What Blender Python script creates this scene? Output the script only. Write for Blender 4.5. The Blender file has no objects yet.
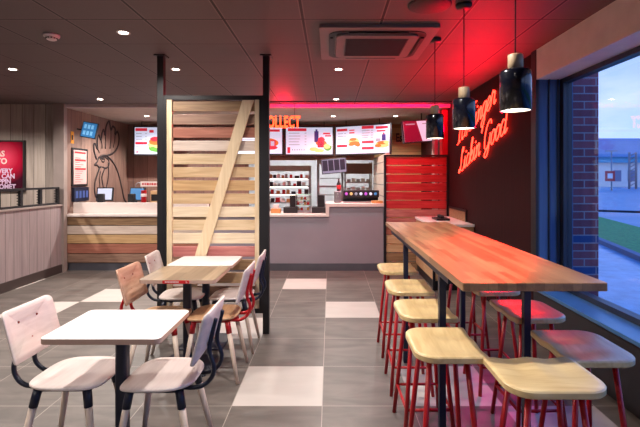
import bpy, bmesh, math, random
from mathutils import Vector, Matrix
random.seed(7)
PI = math.pi
sc = bpy.context.scene
C = sc.collection

# ---------------------------------------------------------------- camera
cam_d = bpy.data.cameras.new('camera'); cam = bpy.data.objects.new('camera', cam_d); C.objects.link(cam)
cam.location = (0, 0, 1.52); cam.rotation_euler = (PI/2, 0, 0)
cam_d.sensor_width = 36; cam_d.lens = 430*36/640
cam_d.shift_x = -10/640; cam_d.shift_y = -35.5/640
cam_d.clip_start = .05; cam_d.clip_end = 400
sc.camera = cam
sc.view_settings.view_transform = 'Standard'; sc.view_settings.look = 'None'
sc.view_settings.gamma = 1; sc.view_settings.use_curve_mapping = False
sc.view_settings.exposure = 0.48
sc.cycles.use_denoising = True
sc.cycles.max_bounces = 8
sc.cycles.sample_clamp_indirect = 6
sc.cycles.caustics_reflective = False; sc.cycles.caustics_refractive = False

def s2l(c):
    c = c/255
    return c/12.92 if c <= .04045 else ((c+.055)/1.055)**2.4
def rgb(r, g, b): return (s2l(r), s2l(g), s2l(b), 1)

# ---------------------------------------------------------------- world: dusk sky
SKY_STRENGTH = 2.4
w = bpy.data.worlds.new('dusk_sky'); sc.world = w; w.use_nodes = True
nt = w.node_tree; nt.nodes.clear()
N = nt.nodes.new; L = nt.links.new
out = N('ShaderNodeOutputWorld'); bg = N('ShaderNodeBackground'); bg.inputs['Strength'].default_value = SKY_STRENGTH
tc = N('ShaderNodeTexCoord'); sep = N('ShaderNodeSeparateXYZ'); L(tc.outputs['Generated'], sep.inputs[0])
ramp = N('ShaderNodeValToRGB'); L(sep.outputs['Z'], ramp.inputs[0])
e = ramp.color_ramp.elements
e[0].position = 0; e[0].color = rgb(128, 146, 190)
e[1].position = 1; e[1].color = rgb(16, 56, 190)
a = ramp.color_ramp.elements.new(.26); a.color = rgb(108, 128, 182)
a = ramp.color_ramp.elements.new(.42); a.color = rgb(20, 124, 224)
mp = N('ShaderNodeMapping'); mp.inputs['Scale'].default_value = (3, 3, 9); L(tc.outputs['Generated'], mp.inputs[0])
nz = N('ShaderNodeTexNoise'); nz.inputs['Scale'].default_value = 2.2; nz.inputs['Detail'].default_value = 6; L(mp.outputs[0], nz.inputs[0])
r2 = N('ShaderNodeValToRGB'); r2.color_ramp.elements[0].position = .45; r2.color_ramp.elements[1].position = .68
L(nz.outputs[0], r2.inputs[0])
mx = N('ShaderNodeMixRGB'); cf = N('ShaderNodeMath'); cf.operation = 'MULTIPLY'; cf.inputs[1].default_value = .45; L(r2.outputs[0], cf.inputs[0]); L(cf.outputs[0], mx.inputs[0]); L(ramp.outputs[0], mx.inputs[1]); mx.inputs[2].default_value = rgb(158, 162, 194)
L(mx.outputs[0], bg.inputs['Color']); L(bg.outputs[0], out.inputs[0])

# ---------------------------------------------------------------- material helpers
def new_mat(name):
    m = bpy.data.materials.new(name); m.use_nodes = True
    n = m.node_tree; b = n.nodes['Principled BSDF']
    return m, n, b
def plain(name, col, rough=.5, metal=0, noise=.06, nscale=6, bump=0, spec=None, coat=0):
    m, n, b = new_mat(name)
    t = n.nodes.new('ShaderNodeTexCoord'); z = n.nodes.new('ShaderNodeTexNoise'); z.inputs['Scale'].default_value = nscale; z.inputs['Detail'].default_value = 4
    n.links.new(t.outputs['Object'], z.inputs[0])
    r = n.nodes.new('ShaderNodeValToRGB'); r.color_ramp.elements[0].position = .3; r.color_ramp.elements[1].position = .7
    r.color_ramp.elements[0].color = [c*(1-noise) for c in col[:3]]+[1]
    r.color_ramp.elements[1].color = [min(1, c*(1+noise)) for c in col[:3]]+[1]
    n.links.new(z.outputs[0], r.inputs[0]); n.links.new(r.outputs[0], b.inputs['Base Color'])
    b.inputs['Roughness'].default_value = rough; b.inputs['Metallic'].default_value = metal
    if spec is not None: b.inputs['Specular IOR Level'].default_value = spec
    if coat: b.inputs['Coat Weight'].default_value = coat; b.inputs['Coat Roughness'].default_value = .08
    if bump:
        bp = n.nodes.new('ShaderNodeBump'); bp.inputs['Strength'].default_value = bump; bp.inputs['Distance'].default_value = .002
        n.links.new(z.outputs[0], bp.inputs['Height']); n.links.new(bp.outputs[0], b.inputs['Normal'])
    return m
def emit(name, col, strength):
    m, n, b = new_mat(name)
    b.inputs['Base Color'].default_value = (0, 0, 0, 1) if strength > 3 else [c*.5 for c in col[:3]]+[1]
    b.inputs['Emission Color'].default_value = col; b.inputs['Emission Strength'].default_value = strength
    b.inputs['Roughness'].default_value = .4
    return m
def wood(name, c1, c2, axis='X', rough=.45, fine=60, stretch=14, mid=None, coat=0):
    """long grain running along the axis"""
    m, n, b = new_mat(name)
    t = n.nodes.new('ShaderNodeTexCoord'); mp = n.nodes.new('ShaderNodeMapping')
    s = [fine]*3; s['XYZ'.index(axis)] = fine/stretch
    mp.inputs['Scale'].default_value = s
    n.links.new(t.outputs['Object'], mp.inputs[0])
    z = n.nodes.new('ShaderNodeTexNoise'); z.inputs['Scale'].default_value = 1; z.inputs['Detail'].default_value = 5; z.inputs['Distortion'].default_value = .6
    n.links.new(mp.outputs[0], z.inputs[0])
    r = n.nodes.new('ShaderNodeValToRGB'); r.color_ramp.elements[0].position = .32; r.color_ramp.elements[1].position = .68
    r.color_ramp.elements[0].color = c1; r.color_ramp.elements[1].color = c2
    n.links.new(z.outputs[0], r.inputs[0]); n.links.new(r.outputs[0], b.inputs['Base Color'])
    b.inputs['Roughness'].default_value = rough
    if coat: b.inputs['Coat Weight'].default_value = coat; b.inputs['Coat Roughness'].default_value = .2
    bp = n.nodes.new('ShaderNodeBump'); bp.inputs['Strength'].default_value = .12; bp.inputs['Distance'].default_value = .001
    n.links.new(z.outputs[0], bp.inputs['Height']); n.links.new(bp.outputs[0], b.inputs['Normal'])
    return m
def mth(n, op, a, b=None, c=None):
    q = n.nodes.new('ShaderNodeMath'); q.operation = op
    for i, v in enumerate((a, b, c)):
        if v is None: continue
        if isinstance(v, (int, float)): q.inputs[i].default_value = v
        else: n.links.new(v, q.inputs[i])
    return q.outputs[0]
def planks(name, axis, pitch, c1, c2, grain='Z', off=0, line=.004, var=.35, rough=.6, tint=None, seam=.25):
    """boards side by side along axis, one tone per board, dark seams"""
    m, n, b = new_mat(name)
    t = n.nodes.new('ShaderNodeTexCoord'); sp = n.nodes.new('ShaderNodeSeparateXYZ'); n.links.new(t.outputs['Object'], sp.inputs[0])
    u = mth(n, 'DIVIDE', mth(n, 'ADD', sp.outputs[axis], off), pitch)
    idx = mth(n, 'FLOOR', u); fr = mth(n, 'FRACT', u)
    wn = n.nodes.new('ShaderNodeTexWhiteNoise'); wn.noise_dimensions = '1D'; n.links.new(idx, wn.inputs['W'])
    mp = n.nodes.new('ShaderNodeMapping'); s = [22, 22, 22]; s['XYZ'.index(grain)] = 1.6; mp.inputs['Scale'].default_value = s
    n.links.new(t.outputs['Object'], mp.inputs[0])
    add = n.nodes.new('ShaderNodeVectorMath'); add.operation = 'ADD'; n.links.new(mp.outputs[0], add.inputs[0])
    cmb = n.nodes.new('ShaderNodeCombineXYZ')
    k = mth(n, 'MULTIPLY', idx, 7.31)
    for i in range(3): n.links.new(k, cmb.inputs[i])
    n.links.new(cmb.outputs[0], add.inputs[1])
    z = n.nodes.new('ShaderNodeTexNoise'); z.inputs['Scale'].default_value = 1; z.inputs['Detail'].default_value = 6; z.inputs['Distortion'].default_value = .8
    n.links.new(add.outputs[0], z.inputs[0])
    f = mth(n, 'ADD', mth(n, 'MULTIPLY', z.outputs[0], 1-var), mth(n, 'MULTIPLY', wn.outputs[0], var))
    r = n.nodes.new('ShaderNodeValToRGB'); r.color_ramp.elements[0].position = .22; r.color_ramp.elements[1].position = .72
    r.color_ramp.elements[0].color = c1; r.color_ramp.elements[1].color = c2
    n.links.new(f, r.inputs[0])
    edge = mth(n, 'LESS_THAN', mth(n, 'MINIMUM', fr, mth(n, 'SUBTRACT', 1, fr)), line/pitch)
    mx = n.nodes.new('ShaderNodeMixRGB'); n.links.new(edge, mx.inputs[0]); n.links.new(r.outputs[0], mx.inputs[1])
    mx.inputs[2].default_value = [c*seam for c in c1[:3]]+[1]
    n.links.new(mx.outputs[0], b.inputs['Base Color']); b.inputs['Roughness'].default_value = rough
    return m

M = {}
M['left_planks'] = planks('weathered_grey_boards', 'X', .19, rgb(138, 124, 116), rgb(192, 178, 166), off=.07, line=.0035)
M['wainscot'] = planks('wainscot_boards', 'Y', .155, rgb(136, 122, 124), rgb(166, 150, 150), line=.003, var=.15)
M['cladding'] = planks('window_cladding_boards', 'X', .085, rgb(56, 88, 130), rgb(80, 114, 160), line=.003, var=.3)
M['rooster_wall'] = planks('worn_brown_boards', 'Y', .30, rgb(112, 88, 80), rgb(160, 132, 118), line=.0025)
M['back_boards'] = planks('dark_back_boards', 'X', .3, rgb(100, 74, 66), rgb(140, 108, 96), line=.003)
M['tan_boards'] = planks('tan_boards', 'Z', .13, rgb(176, 134, 84), rgb(214, 176, 124), grain='X', line=.002)
M['neon_wall'] = planks('dark_maroon_boards', 'Y', .6, rgb(40, 12, 15), rgb(54, 18, 20), line=.002, var=.2, rough=.7)
M['neon_wall'].node_tree.nodes['Principled BSDF'].inputs['Specular IOR Level'].default_value = .15
M['plinth'] = planks('dark_plinth_tile', 'Y', .6, rgb(30, 28, 32), rgb(42, 39, 44), line=.003, var=.2, rough=.45)
M['skirt'] = plain('skirting_brown', rgb(66, 54, 52), .5)
M['trim'] = plain('trim_grey', rgb(150, 136, 130), .55)
M['bulkhead'] = plain('bulkhead_paint', rgb(200, 190, 188), .5)
M['kitchen_ceiling'] = plain('kitchen_ceiling', rgb(170, 156, 146), .8)
M['kitchen_wall'] = plain('kitchen_white_cladding', rgb(222, 226, 232), .4)
M['lintel'] = plain('lintel_paint', rgb(240, 228, 222), .6)
M['black'] = plain('black_steel', rgb(24, 24, 28), .45)
M['navy'] = plain('navy_powder_coat', rgb(20, 28, 50), .38)
M['red_metal'] = plain('red_powder_coat', rgb(176, 16, 26), .35)
M['frame_dark'] = plain('window_frame_dark', rgb(36, 44, 60), .4)
M['white'] = plain('white_laminate', rgb(238, 234, 232), .32, noise=.015)
M['edge_ply'] = plain('table_edge_beige', rgb(186, 154, 138), .5)
M['wash'] = wood('whitewashed_ply', rgb(218, 204, 198), rgb(230, 218, 212), 'Y', .42, 40, 10)
M['legwood'] = wood('pale_leg_wood', rgb(198, 176, 158), rgb(222, 204, 188), 'Z', .45, 50, 12)
M['oak'] = wood('oak_ply', rgb(172, 130, 92), rgb(198, 158, 120), 'Y', .42, 50, 12)
M['pinkoak'] = wood('pinkish_oak_ply', rgb(184, 140, 116), rgb(206, 168, 144), 'Y', .42, 40, 10)
M['maple'] = wood('maple_seat', rgb(206, 174, 120), rgb(234, 208, 154), 'Y', .3, 26, 7, coat=.25)
M['copper'] = plain('copper_bolt', rgb(180, 84, 66), .3, .9)
M['counter_grey'] = plain('grey_lilac_panel', rgb(158, 150, 160), .38, noise=.05, nscale=2)
M['quartz'] = plain('white_quartz', rgb(232, 220, 214), .3, noise=.02)
M['kick'] = plain('steel_kick_plate', rgb(110, 112, 122), .35, .6)
M['steel'] = plain('brushed_steel', rgb(170, 170, 176), .32, .85)
M['dark_plastic'] = plain('dark_plastic', rgb(30, 30, 34), .4)
M['ac'] = plain('ac_plastic', rgb(120, 106, 106), .5)
M['acgrille'] = plain('ac_grille', rgb(58, 52, 56), .6)
M['detector'] = plain('detector_white', rgb(225, 215, 215), .5)
M['disc'] = plain('speaker_brown', rgb(64, 40, 42), .6)
M['shade'] = plain('gloss_midnight_enamel', rgb(12, 15, 28), .2, 0, .02, coat=.4)
M['shade_in'] = plain('white_enamel', rgb(240, 236, 225), .4)
M['capwood'] = wood('lamp_cap_ash', rgb(176, 150, 118), rgb(206, 182, 150), 'Z', .5)
M['red_lacquer'] = plain('red_gloss', rgb(190, 22, 30), .35)
M['yellow'] = plain('yellow_sign', rgb(222, 150, 30), .5)
M['paper'] = plain('paper', rgb(232, 224, 222), .6, noise=.02)
M['red_ink'] = plain('red_ink', rgb(196, 44, 52), .5)
M['ink'] = plain('dark_ink', rgb(46, 38, 40), .6)
M['tan_box'] = plain('cardboard', rgb(196, 140, 84), .7)
M['concrete'] = plain('concrete', rgb(140, 146, 152), .8)

def bulb(name, s, col=(1, .86, .7, 1)): return emit(name, col, s)
M['lamp'] = bulb('lamp_disc', 18)
M['pend'] = bulb('pendant_bulb', 9, (1, .9, .74, 1))
M['neon'] = emit('neon_red', (1, .02, .010, 1), 10)
M['collect'] = emit('neon_orange', (1, .045, .012, 1), 5)
M['screen'] = emit('screen_white', rgb(214, 222, 248), .52)
M['s_red'] = emit('screen_red', rgb(206, 36, 60), 0.56)
M['s_blue'] = emit('screen_blue', rgb(48, 44, 110), 0.56)
M['s_orange'] = emit('screen_orange', rgb(210, 104, 40), 0.59)
M['s_yellow'] = emit('screen_yellow', rgb(226, 190, 120), 0.63)
M['s_green'] = emit('screen_green', rgb(90, 150, 60), 0.59)
M['s_grey'] = emit('screen_grey', rgb(150, 152, 170), 0.56)
M['s_maroon'] = emit('screen_maroon', rgb(120, 20, 50), 0.56)
M['s_cyan'] = emit('screen_cyan', rgb(60, 130, 190), 0.49)
M['s_dark'] = emit('screen_dark', rgb(24, 30, 50), 0.42)
M['s_violet'] = emit('screen_violet', rgb(190, 90, 210), 0.63)

# planks of counter & screen slats
def board(name, a, b_, ax='X'): return wood(name, rgb(*a), rgb(*b_), ax, .5, 34, 12)
W = {
 'brown': board('board_brown', (128, 100, 74), (166, 134, 100)),
 'light': board('board_light', (200, 172, 134), (222, 198, 162)),
 'reddish': board('board_reddish', (146, 88, 72), (178, 116, 96)),
 'whitish': board('board_whitish', (198, 178, 164), (222, 204, 190)),
 'tan': board('board_tan', (190, 156, 116), (214, 184, 144)),
 'honey': board('board_honey', (184, 146, 100), (208, 172, 126)),
 'pink': board('board_pink', (168, 92, 90), (204, 134, 126)),
 'cream': board('board_cream', (214, 192, 160), (234, 216, 188)),
 'oldbrown': board('board_old_brown', (128, 98, 84), (160, 128, 108)),
 'painted_redlight': board('board_painted_redlight', (186, 36, 42), (206, 58, 62)),  # timber with the red light painted into its colour, for upper slats
}
M['stile'] = wood('stile_pine', rgb(214, 188, 150), rgb(232, 210, 176), 'Z', .5, 34, 12)

# table wood tops
def butcher(name, c1, c2, row, length, ax_long='Y', rough=.3, coat=.3):
    m, n, b = new_mat(name)
    t = n.nodes.new('ShaderNodeTexCoord'); mp = n.nodes.new('ShaderNodeMapping')
    if ax_long == 'Y': mp.inputs['Rotation'].default_value = (0, 0, PI/2)
    n.links.new(t.outputs['Object'], mp.inputs[0])
    br = n.nodes.new('ShaderNodeTexBrick'); br.offset = .37; br.squash = 1
    br.inputs['Scale'].default_value = 1; br.inputs['Brick Width'].default_value = length; br.inputs['Row Height'].default_value = row
    br.inputs['Mortar Size'].default_value = .0008; br.inputs['Color1'].default_value = (0, 0, 0, 1); br.inputs['Color2'].default_value = (1, 1, 1, 1); br.inputs['Mortar'].default_value = (.1, .1, .1, 1)
    n.links.new(mp.outputs[0], br.inputs[0])
    m2 = n.nodes.new('ShaderNodeMapping'); m2.inputs['Scale'].default_value = (3, 45, 45)
    n.links.new(mp.outputs[0], m2.inputs[0])
    z = n.nodes.new('ShaderNodeTexNoise'); z.inputs['Scale'].default_value = 1; z.inputs['Detail'].default_value = 5; n.links.new(m2.outputs[0], z.inputs[0])
    f = mth(n, 'ADD', mth(n, 'MULTIPLY', br.outputs[0], .5), mth(n, 'MULTIPLY', z.outputs[0], .5))
    r = n.nodes.new('ShaderNodeValToRGB'); r.color_ramp.elements[0].position = .15; r.color_ramp.elements[1].position = .85
    r.color_ramp.elements[0].color = c1; r.color_ramp.elements[1].color = c2
    n.links.new(f, r.inputs[0]); n.links.new(r.outputs[0], b.inputs['Base Color'])
    b.inputs['Roughness'].default_value = rough; b.inputs['Coat Weight'].default_value = coat; b.inputs['Coat Roughness'].default_value = .3
    return m
M['butcher'] = butcher('butcher_block_oak', rgb(126, 86, 54), rgb(190, 146, 102), .042, .42, 'Y', .34, .3)
M['rustic'] = butcher('rustic_plank_top', rgb(104, 86, 68), rgb(172, 150, 122), .09, .9, 'Y', .4, .2)

# floor and ceiling grids
def floor_material():
    m, n, b = new_mat('floor_tiles')
    t = n.nodes.new('ShaderNodeTexCoord'); sp = n.nodes.new('ShaderNodeSeparateXYZ'); n.links.new(t.outputs['Object'], sp.inputs[0])
    u = mth(n, 'DIVIDE', mth(n, 'ADD', sp.outputs['X'], .052), .604); v = mth(n, 'DIVIDE', mth(n, 'SUBTRACT', sp.outputs['Y'], 2.867), .604)
    iu = mth(n, 'FLOOR', u); iv = mth(n, 'FLOOR', v); fu = mth(n, 'FRACT', u); fv = mth(n, 'FRACT', v)
    eu = mth(n, 'MINIMUM', fu, mth(n, 'SUBTRACT', 1, fu)); ev = mth(n, 'MINIMUM', fv, mth(n, 'SUBTRACT', 1, fv))
    grout = mth(n, 'LESS_THAN', mth(n, 'MINIMUM', eu, ev), .0042)
    mask = None
    for (i, j) in [(-1, 0), (0, 3), (-1, 5), (-5, 4), (-6, 3), (-8, 5), (-2, 2), (1, 0), (2, -1), (-4, -3), (0, -4)]:
        q = mth(n, 'MULTIPLY', mth(n, 'COMPARE', iu, i, .3), mth(n, 'COMPARE', iv, j, .3))
        mask = q if mask is None else mth(n, 'ADD', mask, q)
    mp = n.nodes.new('ShaderNodeMapping'); mp.inputs['Scale'].default_value = (1.6, 5, 1); n.links.new(t.outputs['Object'], mp.inputs[0])
    cmb = n.nodes.new('ShaderNodeCombineXYZ'); n.links.new(mth(n, 'MULTIPLY', iu, 3.7), cmb.inputs[0]); n.links.new(mth(n, 'MULTIPLY', iv, 5.3), cmb.inputs[1])
    ad = n.nodes.new('ShaderNodeVectorMath'); n.links.new(mp.outputs[0], ad.inputs[0]); n.links.new(cmb.outputs[0], ad.inputs[1])
    z = n.nodes.new('ShaderNodeTexNoise'); z.inputs['Scale'].default_value = 1.6; z.inputs['Detail'].default_value = 8; z.inputs['Distortion'].default_value = .7
    n.links.new(ad.outputs[0], z.inputs[0])
    r = n.nodes.new('ShaderNodeValToRGB'); r.color_ramp.elements[0].position = .3; r.color_ramp.elements[1].position = .72
    r.color_ramp.elements[0].color = rgb(86, 80, 76); r.color_ramp.elements[1].color = rgb(118, 110, 104)
    n.links.new(z.outputs[0], r.inputs[0])
    rw = n.nodes.new('ShaderNodeValToRGB'); rw.color_ramp.elements[0].color = rgb(186, 178, 172); rw.color_ramp.elements[1].color = rgb(206, 198, 192)
    n.links.new(z.outputs[0], rw.inputs[0])
    a = n.nodes.new('ShaderNodeMixRGB'); n.links.new(mask, a.inputs[0]); n.links.new(r.outputs[0], a.inputs[1]); n.links.new(rw.outputs[0], a.inputs[2])
    g = n.nodes.new('ShaderNodeMixRGB'); n.links.new(grout, g.inputs[0]); n.links.new(a.outputs[0], g.inputs[1]); g.inputs[2].default_value = rgb(166, 156, 148)
    n.links.new(g.outputs[0], b.inputs['Base Color']); b.inputs['Roughness'].default_value = .42
    return m
def ceiling_material():
    m, n, b = new_mat('ceiling_tiles')
    t = n.nodes.new('ShaderNodeTexCoord'); sp = n.nodes.new('ShaderNodeSeparateXYZ'); n.links.new(t.outputs['Object'], sp.inputs[0])
    u = mth(n, 'DIVIDE', mth(n, 'ADD', sp.outputs['X'], .205), .6); v = mth(n, 'DIVIDE', mth(n, 'SUBTRACT', sp.outputs['Y'], 3.25), .6)
    fu = mth(n, 'FRACT', u); fv = mth(n, 'FRACT', v)
    eu = mth(n, 'MINIMUM', fu, mth(n, 'SUBTRACT', 1, fu)); ev = mth(n, 'MINIMUM', fv, mth(n, 'SUBTRACT', 1, fv))
    mn = mth(n, 'MINIMUM', eu, ev)
    dark = mth(n, 'LESS_THAN', mn, .016)
    tb = mth(n, 'LESS_THAN', mn, .03)
    z = n.nodes.new('ShaderNodeTexNoise'); z.inputs['Scale'].default_value = 90; n.links.new(t.outputs['Object'], z.inputs[0])
    r = n.nodes.new('ShaderNodeValToRGB'); r.color_ramp.elements[0].color = rgb(86, 74, 74); r.color_ramp.elements[1].color = rgb(102, 89, 88)
    n.links.new(z.outputs[0], r.inputs[0])
    a = n.nodes.new('ShaderNodeMixRGB'); n.links.new(tb, a.inputs[0]); n.links.new(r.outputs[0], a.inputs[1]); a.inputs[2].default_value = rgb(122, 104, 102)
    g = n.nodes.new('ShaderNodeMixRGB'); n.links.new(dark, g.inputs[0]); n.links.new(a.outputs[0], g.inputs[1]); g.inputs[2].default_value = rgb(14, 10, 12)
    n.links.new(g.outputs[0], b.inputs['Base Color']); b.inputs['Roughness'].default_value = .6
    return m
M['floor'] = floor_material(); M['ceiling'] = ceiling_material()

def brick_material():
    m, n, b = new_mat('brick')
    t = n.nodes.new('ShaderNodeTexCoord'); sp = n.nodes.new('ShaderNodeSeparateXYZ'); n.links.new(t.outputs['Object'], sp.inputs[0])
    cmb = n.nodes.new('ShaderNodeCombineXYZ'); n.links.new(mth(n, 'ADD', sp.outputs['X'], sp.outputs['Y']), cmb.inputs[0]); n.links.new(sp.outputs['Z'], cmb.inputs[1])
    br = n.nodes.new('ShaderNodeTexBrick'); br.inputs['Scale'].default_value = 1; br.inputs['Brick Width'].default_value = .225; br.inputs['Row Height'].default_value = .075
    br.inputs['Mortar Size'].default_value = .006; br.inputs['Color1'].default_value = rgb(150, 78, 84); br.inputs['Color2'].default_value = rgb(124, 62, 72); br.inputs['Mortar'].default_value = rgb(150, 146, 150)
    n.links.new(cmb.outputs[0], br.inputs[0])
    # blue engineering-brick courses
    row = mth(n, 'FLOOR', mth(n, 'DIVIDE', sp.outputs['Z'], .075))
    blue = mth(n, 'MULTIPLY', mth(n, 'ADD', mth(n, 'COMPARE', row, 12, .3), mth(n, 'COMPARE', row, 8, .3)), mth(n, 'SUBTRACT', 1, br.outputs['Fac']))
    g = n.nodes.new('ShaderNodeMixRGB'); n.links.new(blue, g.inputs[0]); n.links.new(br.outputs[0], g.inputs[1]); g.inputs[2].default_value = rgb(40, 72, 120)
    n.links.new(g.outputs[0], b.inputs['Base Color']); b.inputs['Roughness'].default_value = .75
    return m
M['brick'] = brick_material()
M['paving'] = plain('wet_paving', rgb(112, 166, 182), .25, noise=.22, nscale=5, bump=.4)
M['asphalt'] = plain('asphalt', rgb(112, 140, 154), .4, noise=.15, nscale=.6)
M['grass'] = plain('grass', rgb(96, 156, 70), .9, noise=.35, nscale=14)
M['kerb'] = plain('kerb', rgb(112, 112, 122), .7)
def glass_mat():
    m = bpy.data.materials.new('window_glass'); m.use_nodes = True; n = m.node_tree; n.nodes.clear()
    o = n.nodes.new('ShaderNodeOutputMaterial'); tr = n.nodes.new('ShaderNodeBsdfTransparent'); gl = n.nodes.new('ShaderNodeBsdfGlossy')
    gl.inputs['Roughness'].default_value = .01; tr.inputs[0].default_value = (.93, .96, .97, 1)
    fr = n.nodes.new('ShaderNodeLayerWeight'); fr.inputs[0].default_value = .5; pw = mth(n, 'ADD', mth(n, 'MULTIPLY', mth(n, 'POWER', fr.outputs['Facing'], 5), .35), .03)
    mx = n.nodes.new('ShaderNodeMixShader'); n.links.new(pw, mx.inputs[0]); n.links.new(tr.outputs[0], mx.inputs[1]); n.links.new(gl.outputs[0], mx.inputs[2])
    n.links.new(mx.outputs[0], o.inputs[0]); return m
M['glass'] = glass_mat()

# ---------------------------------------------------------------- geometry helpers
def BM(): return bmesh.new()
def box(bm, x0, x1, y0, y1, z0, z1, mi=0, rot=None):
    vs = [bm.verts.new((x, y, z)) for x in (x0, x1) for y in (y0, y1) for z in (z0, z1)]
    if rot is not None:
        for v in vs: v.co = rot @ v.co
    for f in ((0, 1, 3, 2), (4, 6, 7, 5), (0, 4, 5, 1), (2, 3, 7, 6), (0, 2, 6, 4), (1, 5, 7, 3)):
        fc = bm.faces.new([vs[i] for i in f]); fc.material_index = mi
    return vs
def frame_of(d):
    d = d.normalized(); a = Vector((0, 0, 1)) if abs(d.z) < .9 else Vector((1, 0, 0))
    u = d.cross(a).normalized(); return u, d.cross(u).normalized()
def tube(bm, pts, r, n=8, mi=0, closed=False):
    pts = [Vector(p) for p in pts]; k = len(pts)
    rs = r if isinstance(r, (list, tuple)) else [r]*k
    rings = []; u = None
    for i, p in enumerate(pts):
        if closed: d = pts[(i+1) % k]-pts[i-1]
        else: d = pts[min(i+1, k-1)]-pts[max(i-1, 0)]
        if d.length < 1e-9: d = Vector((0, 0, 1))
        d.normalize()
        if u is None: u, v = frame_of(d)
        else:
            u = (u-d*u.dot(d)); u = u.normalized() if u.length > 1e-6 else frame_of(d)[0]; v = d.cross(u)
        rings.append([bm.verts.new(p+(u*math.cos(2*PI*j/n)+v*math.sin(2*PI*j/n))*rs[i]) for j in range(n)])
    m = k if closed else k-1
    for i in range(m):
        a, b = rings[i], rings[(i+1) % k]
        for j in range(n):
            f = bm.faces.new((a[j], a[(j+1) % n], b[(j+1) % n], b[j])); f.material_index = mi; f.smooth = True
    if not closed:
        f = bm.faces.new(rings[0][::-1]); f.material_index = mi; f = bm.faces.new(rings[-1]); f.material_index = mi
def lathe(bm, prof, c=(0, 0, 0), n=24, mi=0, smooth=True):
    c = Vector(c); rings = []
    for (r, z) in prof:
        if r < 1e-6: rings.append([bm.verts.new(c+Vector((0, 0, z)))])
        else: rings.append([bm.verts.new(c+Vector((r*math.cos(2*PI*j/n), r*math.sin(2*PI*j/n), z))) for j in range(n)])
    for a, b in zip(rings, rings[1:]):
        for j in range(n):
            q = [a[j % len(a)], a[(j+1) % len(a)], b[(j+1) % len(b)], b[j % len(b)]]
            q2 = []
            for x in q:
                if x not in q2: q2.append(x)
            if len(q2) > 2:
                try: f = bm.faces.new(q2); f.material_index = mi; f.smooth = smooth
                except ValueError: pass
def spline(pts, seg=6, closed=False):
    P = [Vector(p) for p in pts]; k = len(P); o = []
    rng = range(k if closed else k-1)
    for i in rng:
        if closed: p0, p1, p2, p3 = P[i-1], P[i], P[(i+1) % k], P[(i+2) % k]
        else: p0, p1, p2, p3 = P[max(i-1, 0)], P[i], P[i+1], P[min(i+2, k-1)]
        for s in range(seg):
            t = s/seg
            o.append(.5*((2*p1)+(-p0+p2)*t+(2*p0-5*p1+4*p2-p3)*t*t+(-p0+3*p1-3*p2+p3)*t**3))
    if not closed: o.append(P[-1])
    return o
def rrect(x0, x1, y0, y1, rs, n=6):
    """rounded rectangle; rs = radii at (x0,y0),(x1,y0),(x1,y1),(x0,y1), ccw"""
    o = []
    cs = [(x0, y0, 1, 1, PI), (x1, y0, -1, 1, 1.5*PI), (x1, y1, -1, -1, 0), (x0, y1, 1, -1, .5*PI)]
    for (cx, cy, sx, sy, a0), r in zip(cs, rs):
        for i in range(n+1):
            a = a0+PI/2*i/n
            o.append((cx+sx*r+r*math.cos(a), cy+sy*r+r*math.sin(a)))
    return o
def slab(bm, outline, z0, z1, zf=None, rings=1, mtop=0, mside=0, bev=.003, mapf=None):
    """solid plate with the outline; top and bottom follow zf(x,y); mapf maps local (x,y,z) to a place"""
    zf = zf or (lambda x, y: 0); mapf = mapf or (lambda p: p)
    cx = sum(p[0] for p in outline)/len(outline); cy = sum(p[1] for p in outline)/len(outline)
    n = len(outline)
    def ring(s, z, inset=0):
        o = []
        for (x, y) in outline:
            dx, dy = x-cx, y-cy; L_ = math.hypot(dx, dy) or 1
            k = s*(1-inset/L_); px, py = cx+dx*k, cy+dy*k
            o.append(bm.verts.new(mapf(Vector((px, py, z+zf(px, py))))))
        return o
    top = []
    for i in range(rings, 0, -1): top.append(ring(i/rings, z1, bev if i == rings else 0))
    ct = bm.verts.new(mapf(Vector((cx, cy, z1+zf(cx, cy)))))
    up = ring(1, z1-bev); lo = ring(1, z0+bev); bot = ring(1, z0, bev); cb = bm.verts.new(mapf(Vector((cx, cy, z0+zf(cx, cy)))))
    mids = [ring(i/rings, z0) for i in range(rings-1, 0, -1)]
    def strip(a, b, mi, sm=False):
        for j in range(n):
            f = bm.faces.new((a[j], a[(j+1) % n], b[(j+1) % n], b[j])); f.material_index = mi; f.smooth = sm
    for a, b in zip(top, top[1:]): strip(a, b, mtop, True)
    for j in range(n): f = bm.faces.new((top[-1][j], top[-1][(j+1) % n], ct)); f.material_index = mtop; f.smooth = rings > 1
    strip(up, top[0], mtop); strip(lo, up, mside); strip(bot, lo, mside)
    prev = bot
    for m_ in mids: strip(m_, prev, mside, True); prev = m_
    for j in range(n): f = bm.faces.new((cb, prev[(j+1) % n], prev[j])); f.material_index = mside
def obj(name, bm, mats, parent=None, bevel=0):
    bmesh.ops.remove_doubles(bm, verts=bm.verts, dist=1e-6)
    bmesh.ops.recalc_face_normals(bm, faces=bm.faces)
    me = bpy.data.meshes.new(name); bm.to_mesh(me); bm.free()
    for m in (mats if isinstance(mats, (list, tuple)) else [mats]): me.materials.append(m)
    o = bpy.data.objects.new(name, me); C.objects.link(o)
    if parent is not None: o.parent = parent
    if bevel:
        b = o.modifiers.new('bevel', 'BEVEL'); b.width = bevel; b.segments = 2; b.limit_method = 'ANGLE'
    return o
def thing(name, label, cat, loc=(0, 0, 0), rz=0, group=None):
    o = bpy.data.objects.new(name, None); C.objects.link(o); o.empty_display_size = .1
    o.location = loc; o.rotation_euler = (0, 0, rz)
    return tag(o, label, cat, group)
def tag(o, label, cat, group=None):
    o['label'] = label; o['category'] = cat
    if group: o['group'] = group
    return o
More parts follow.
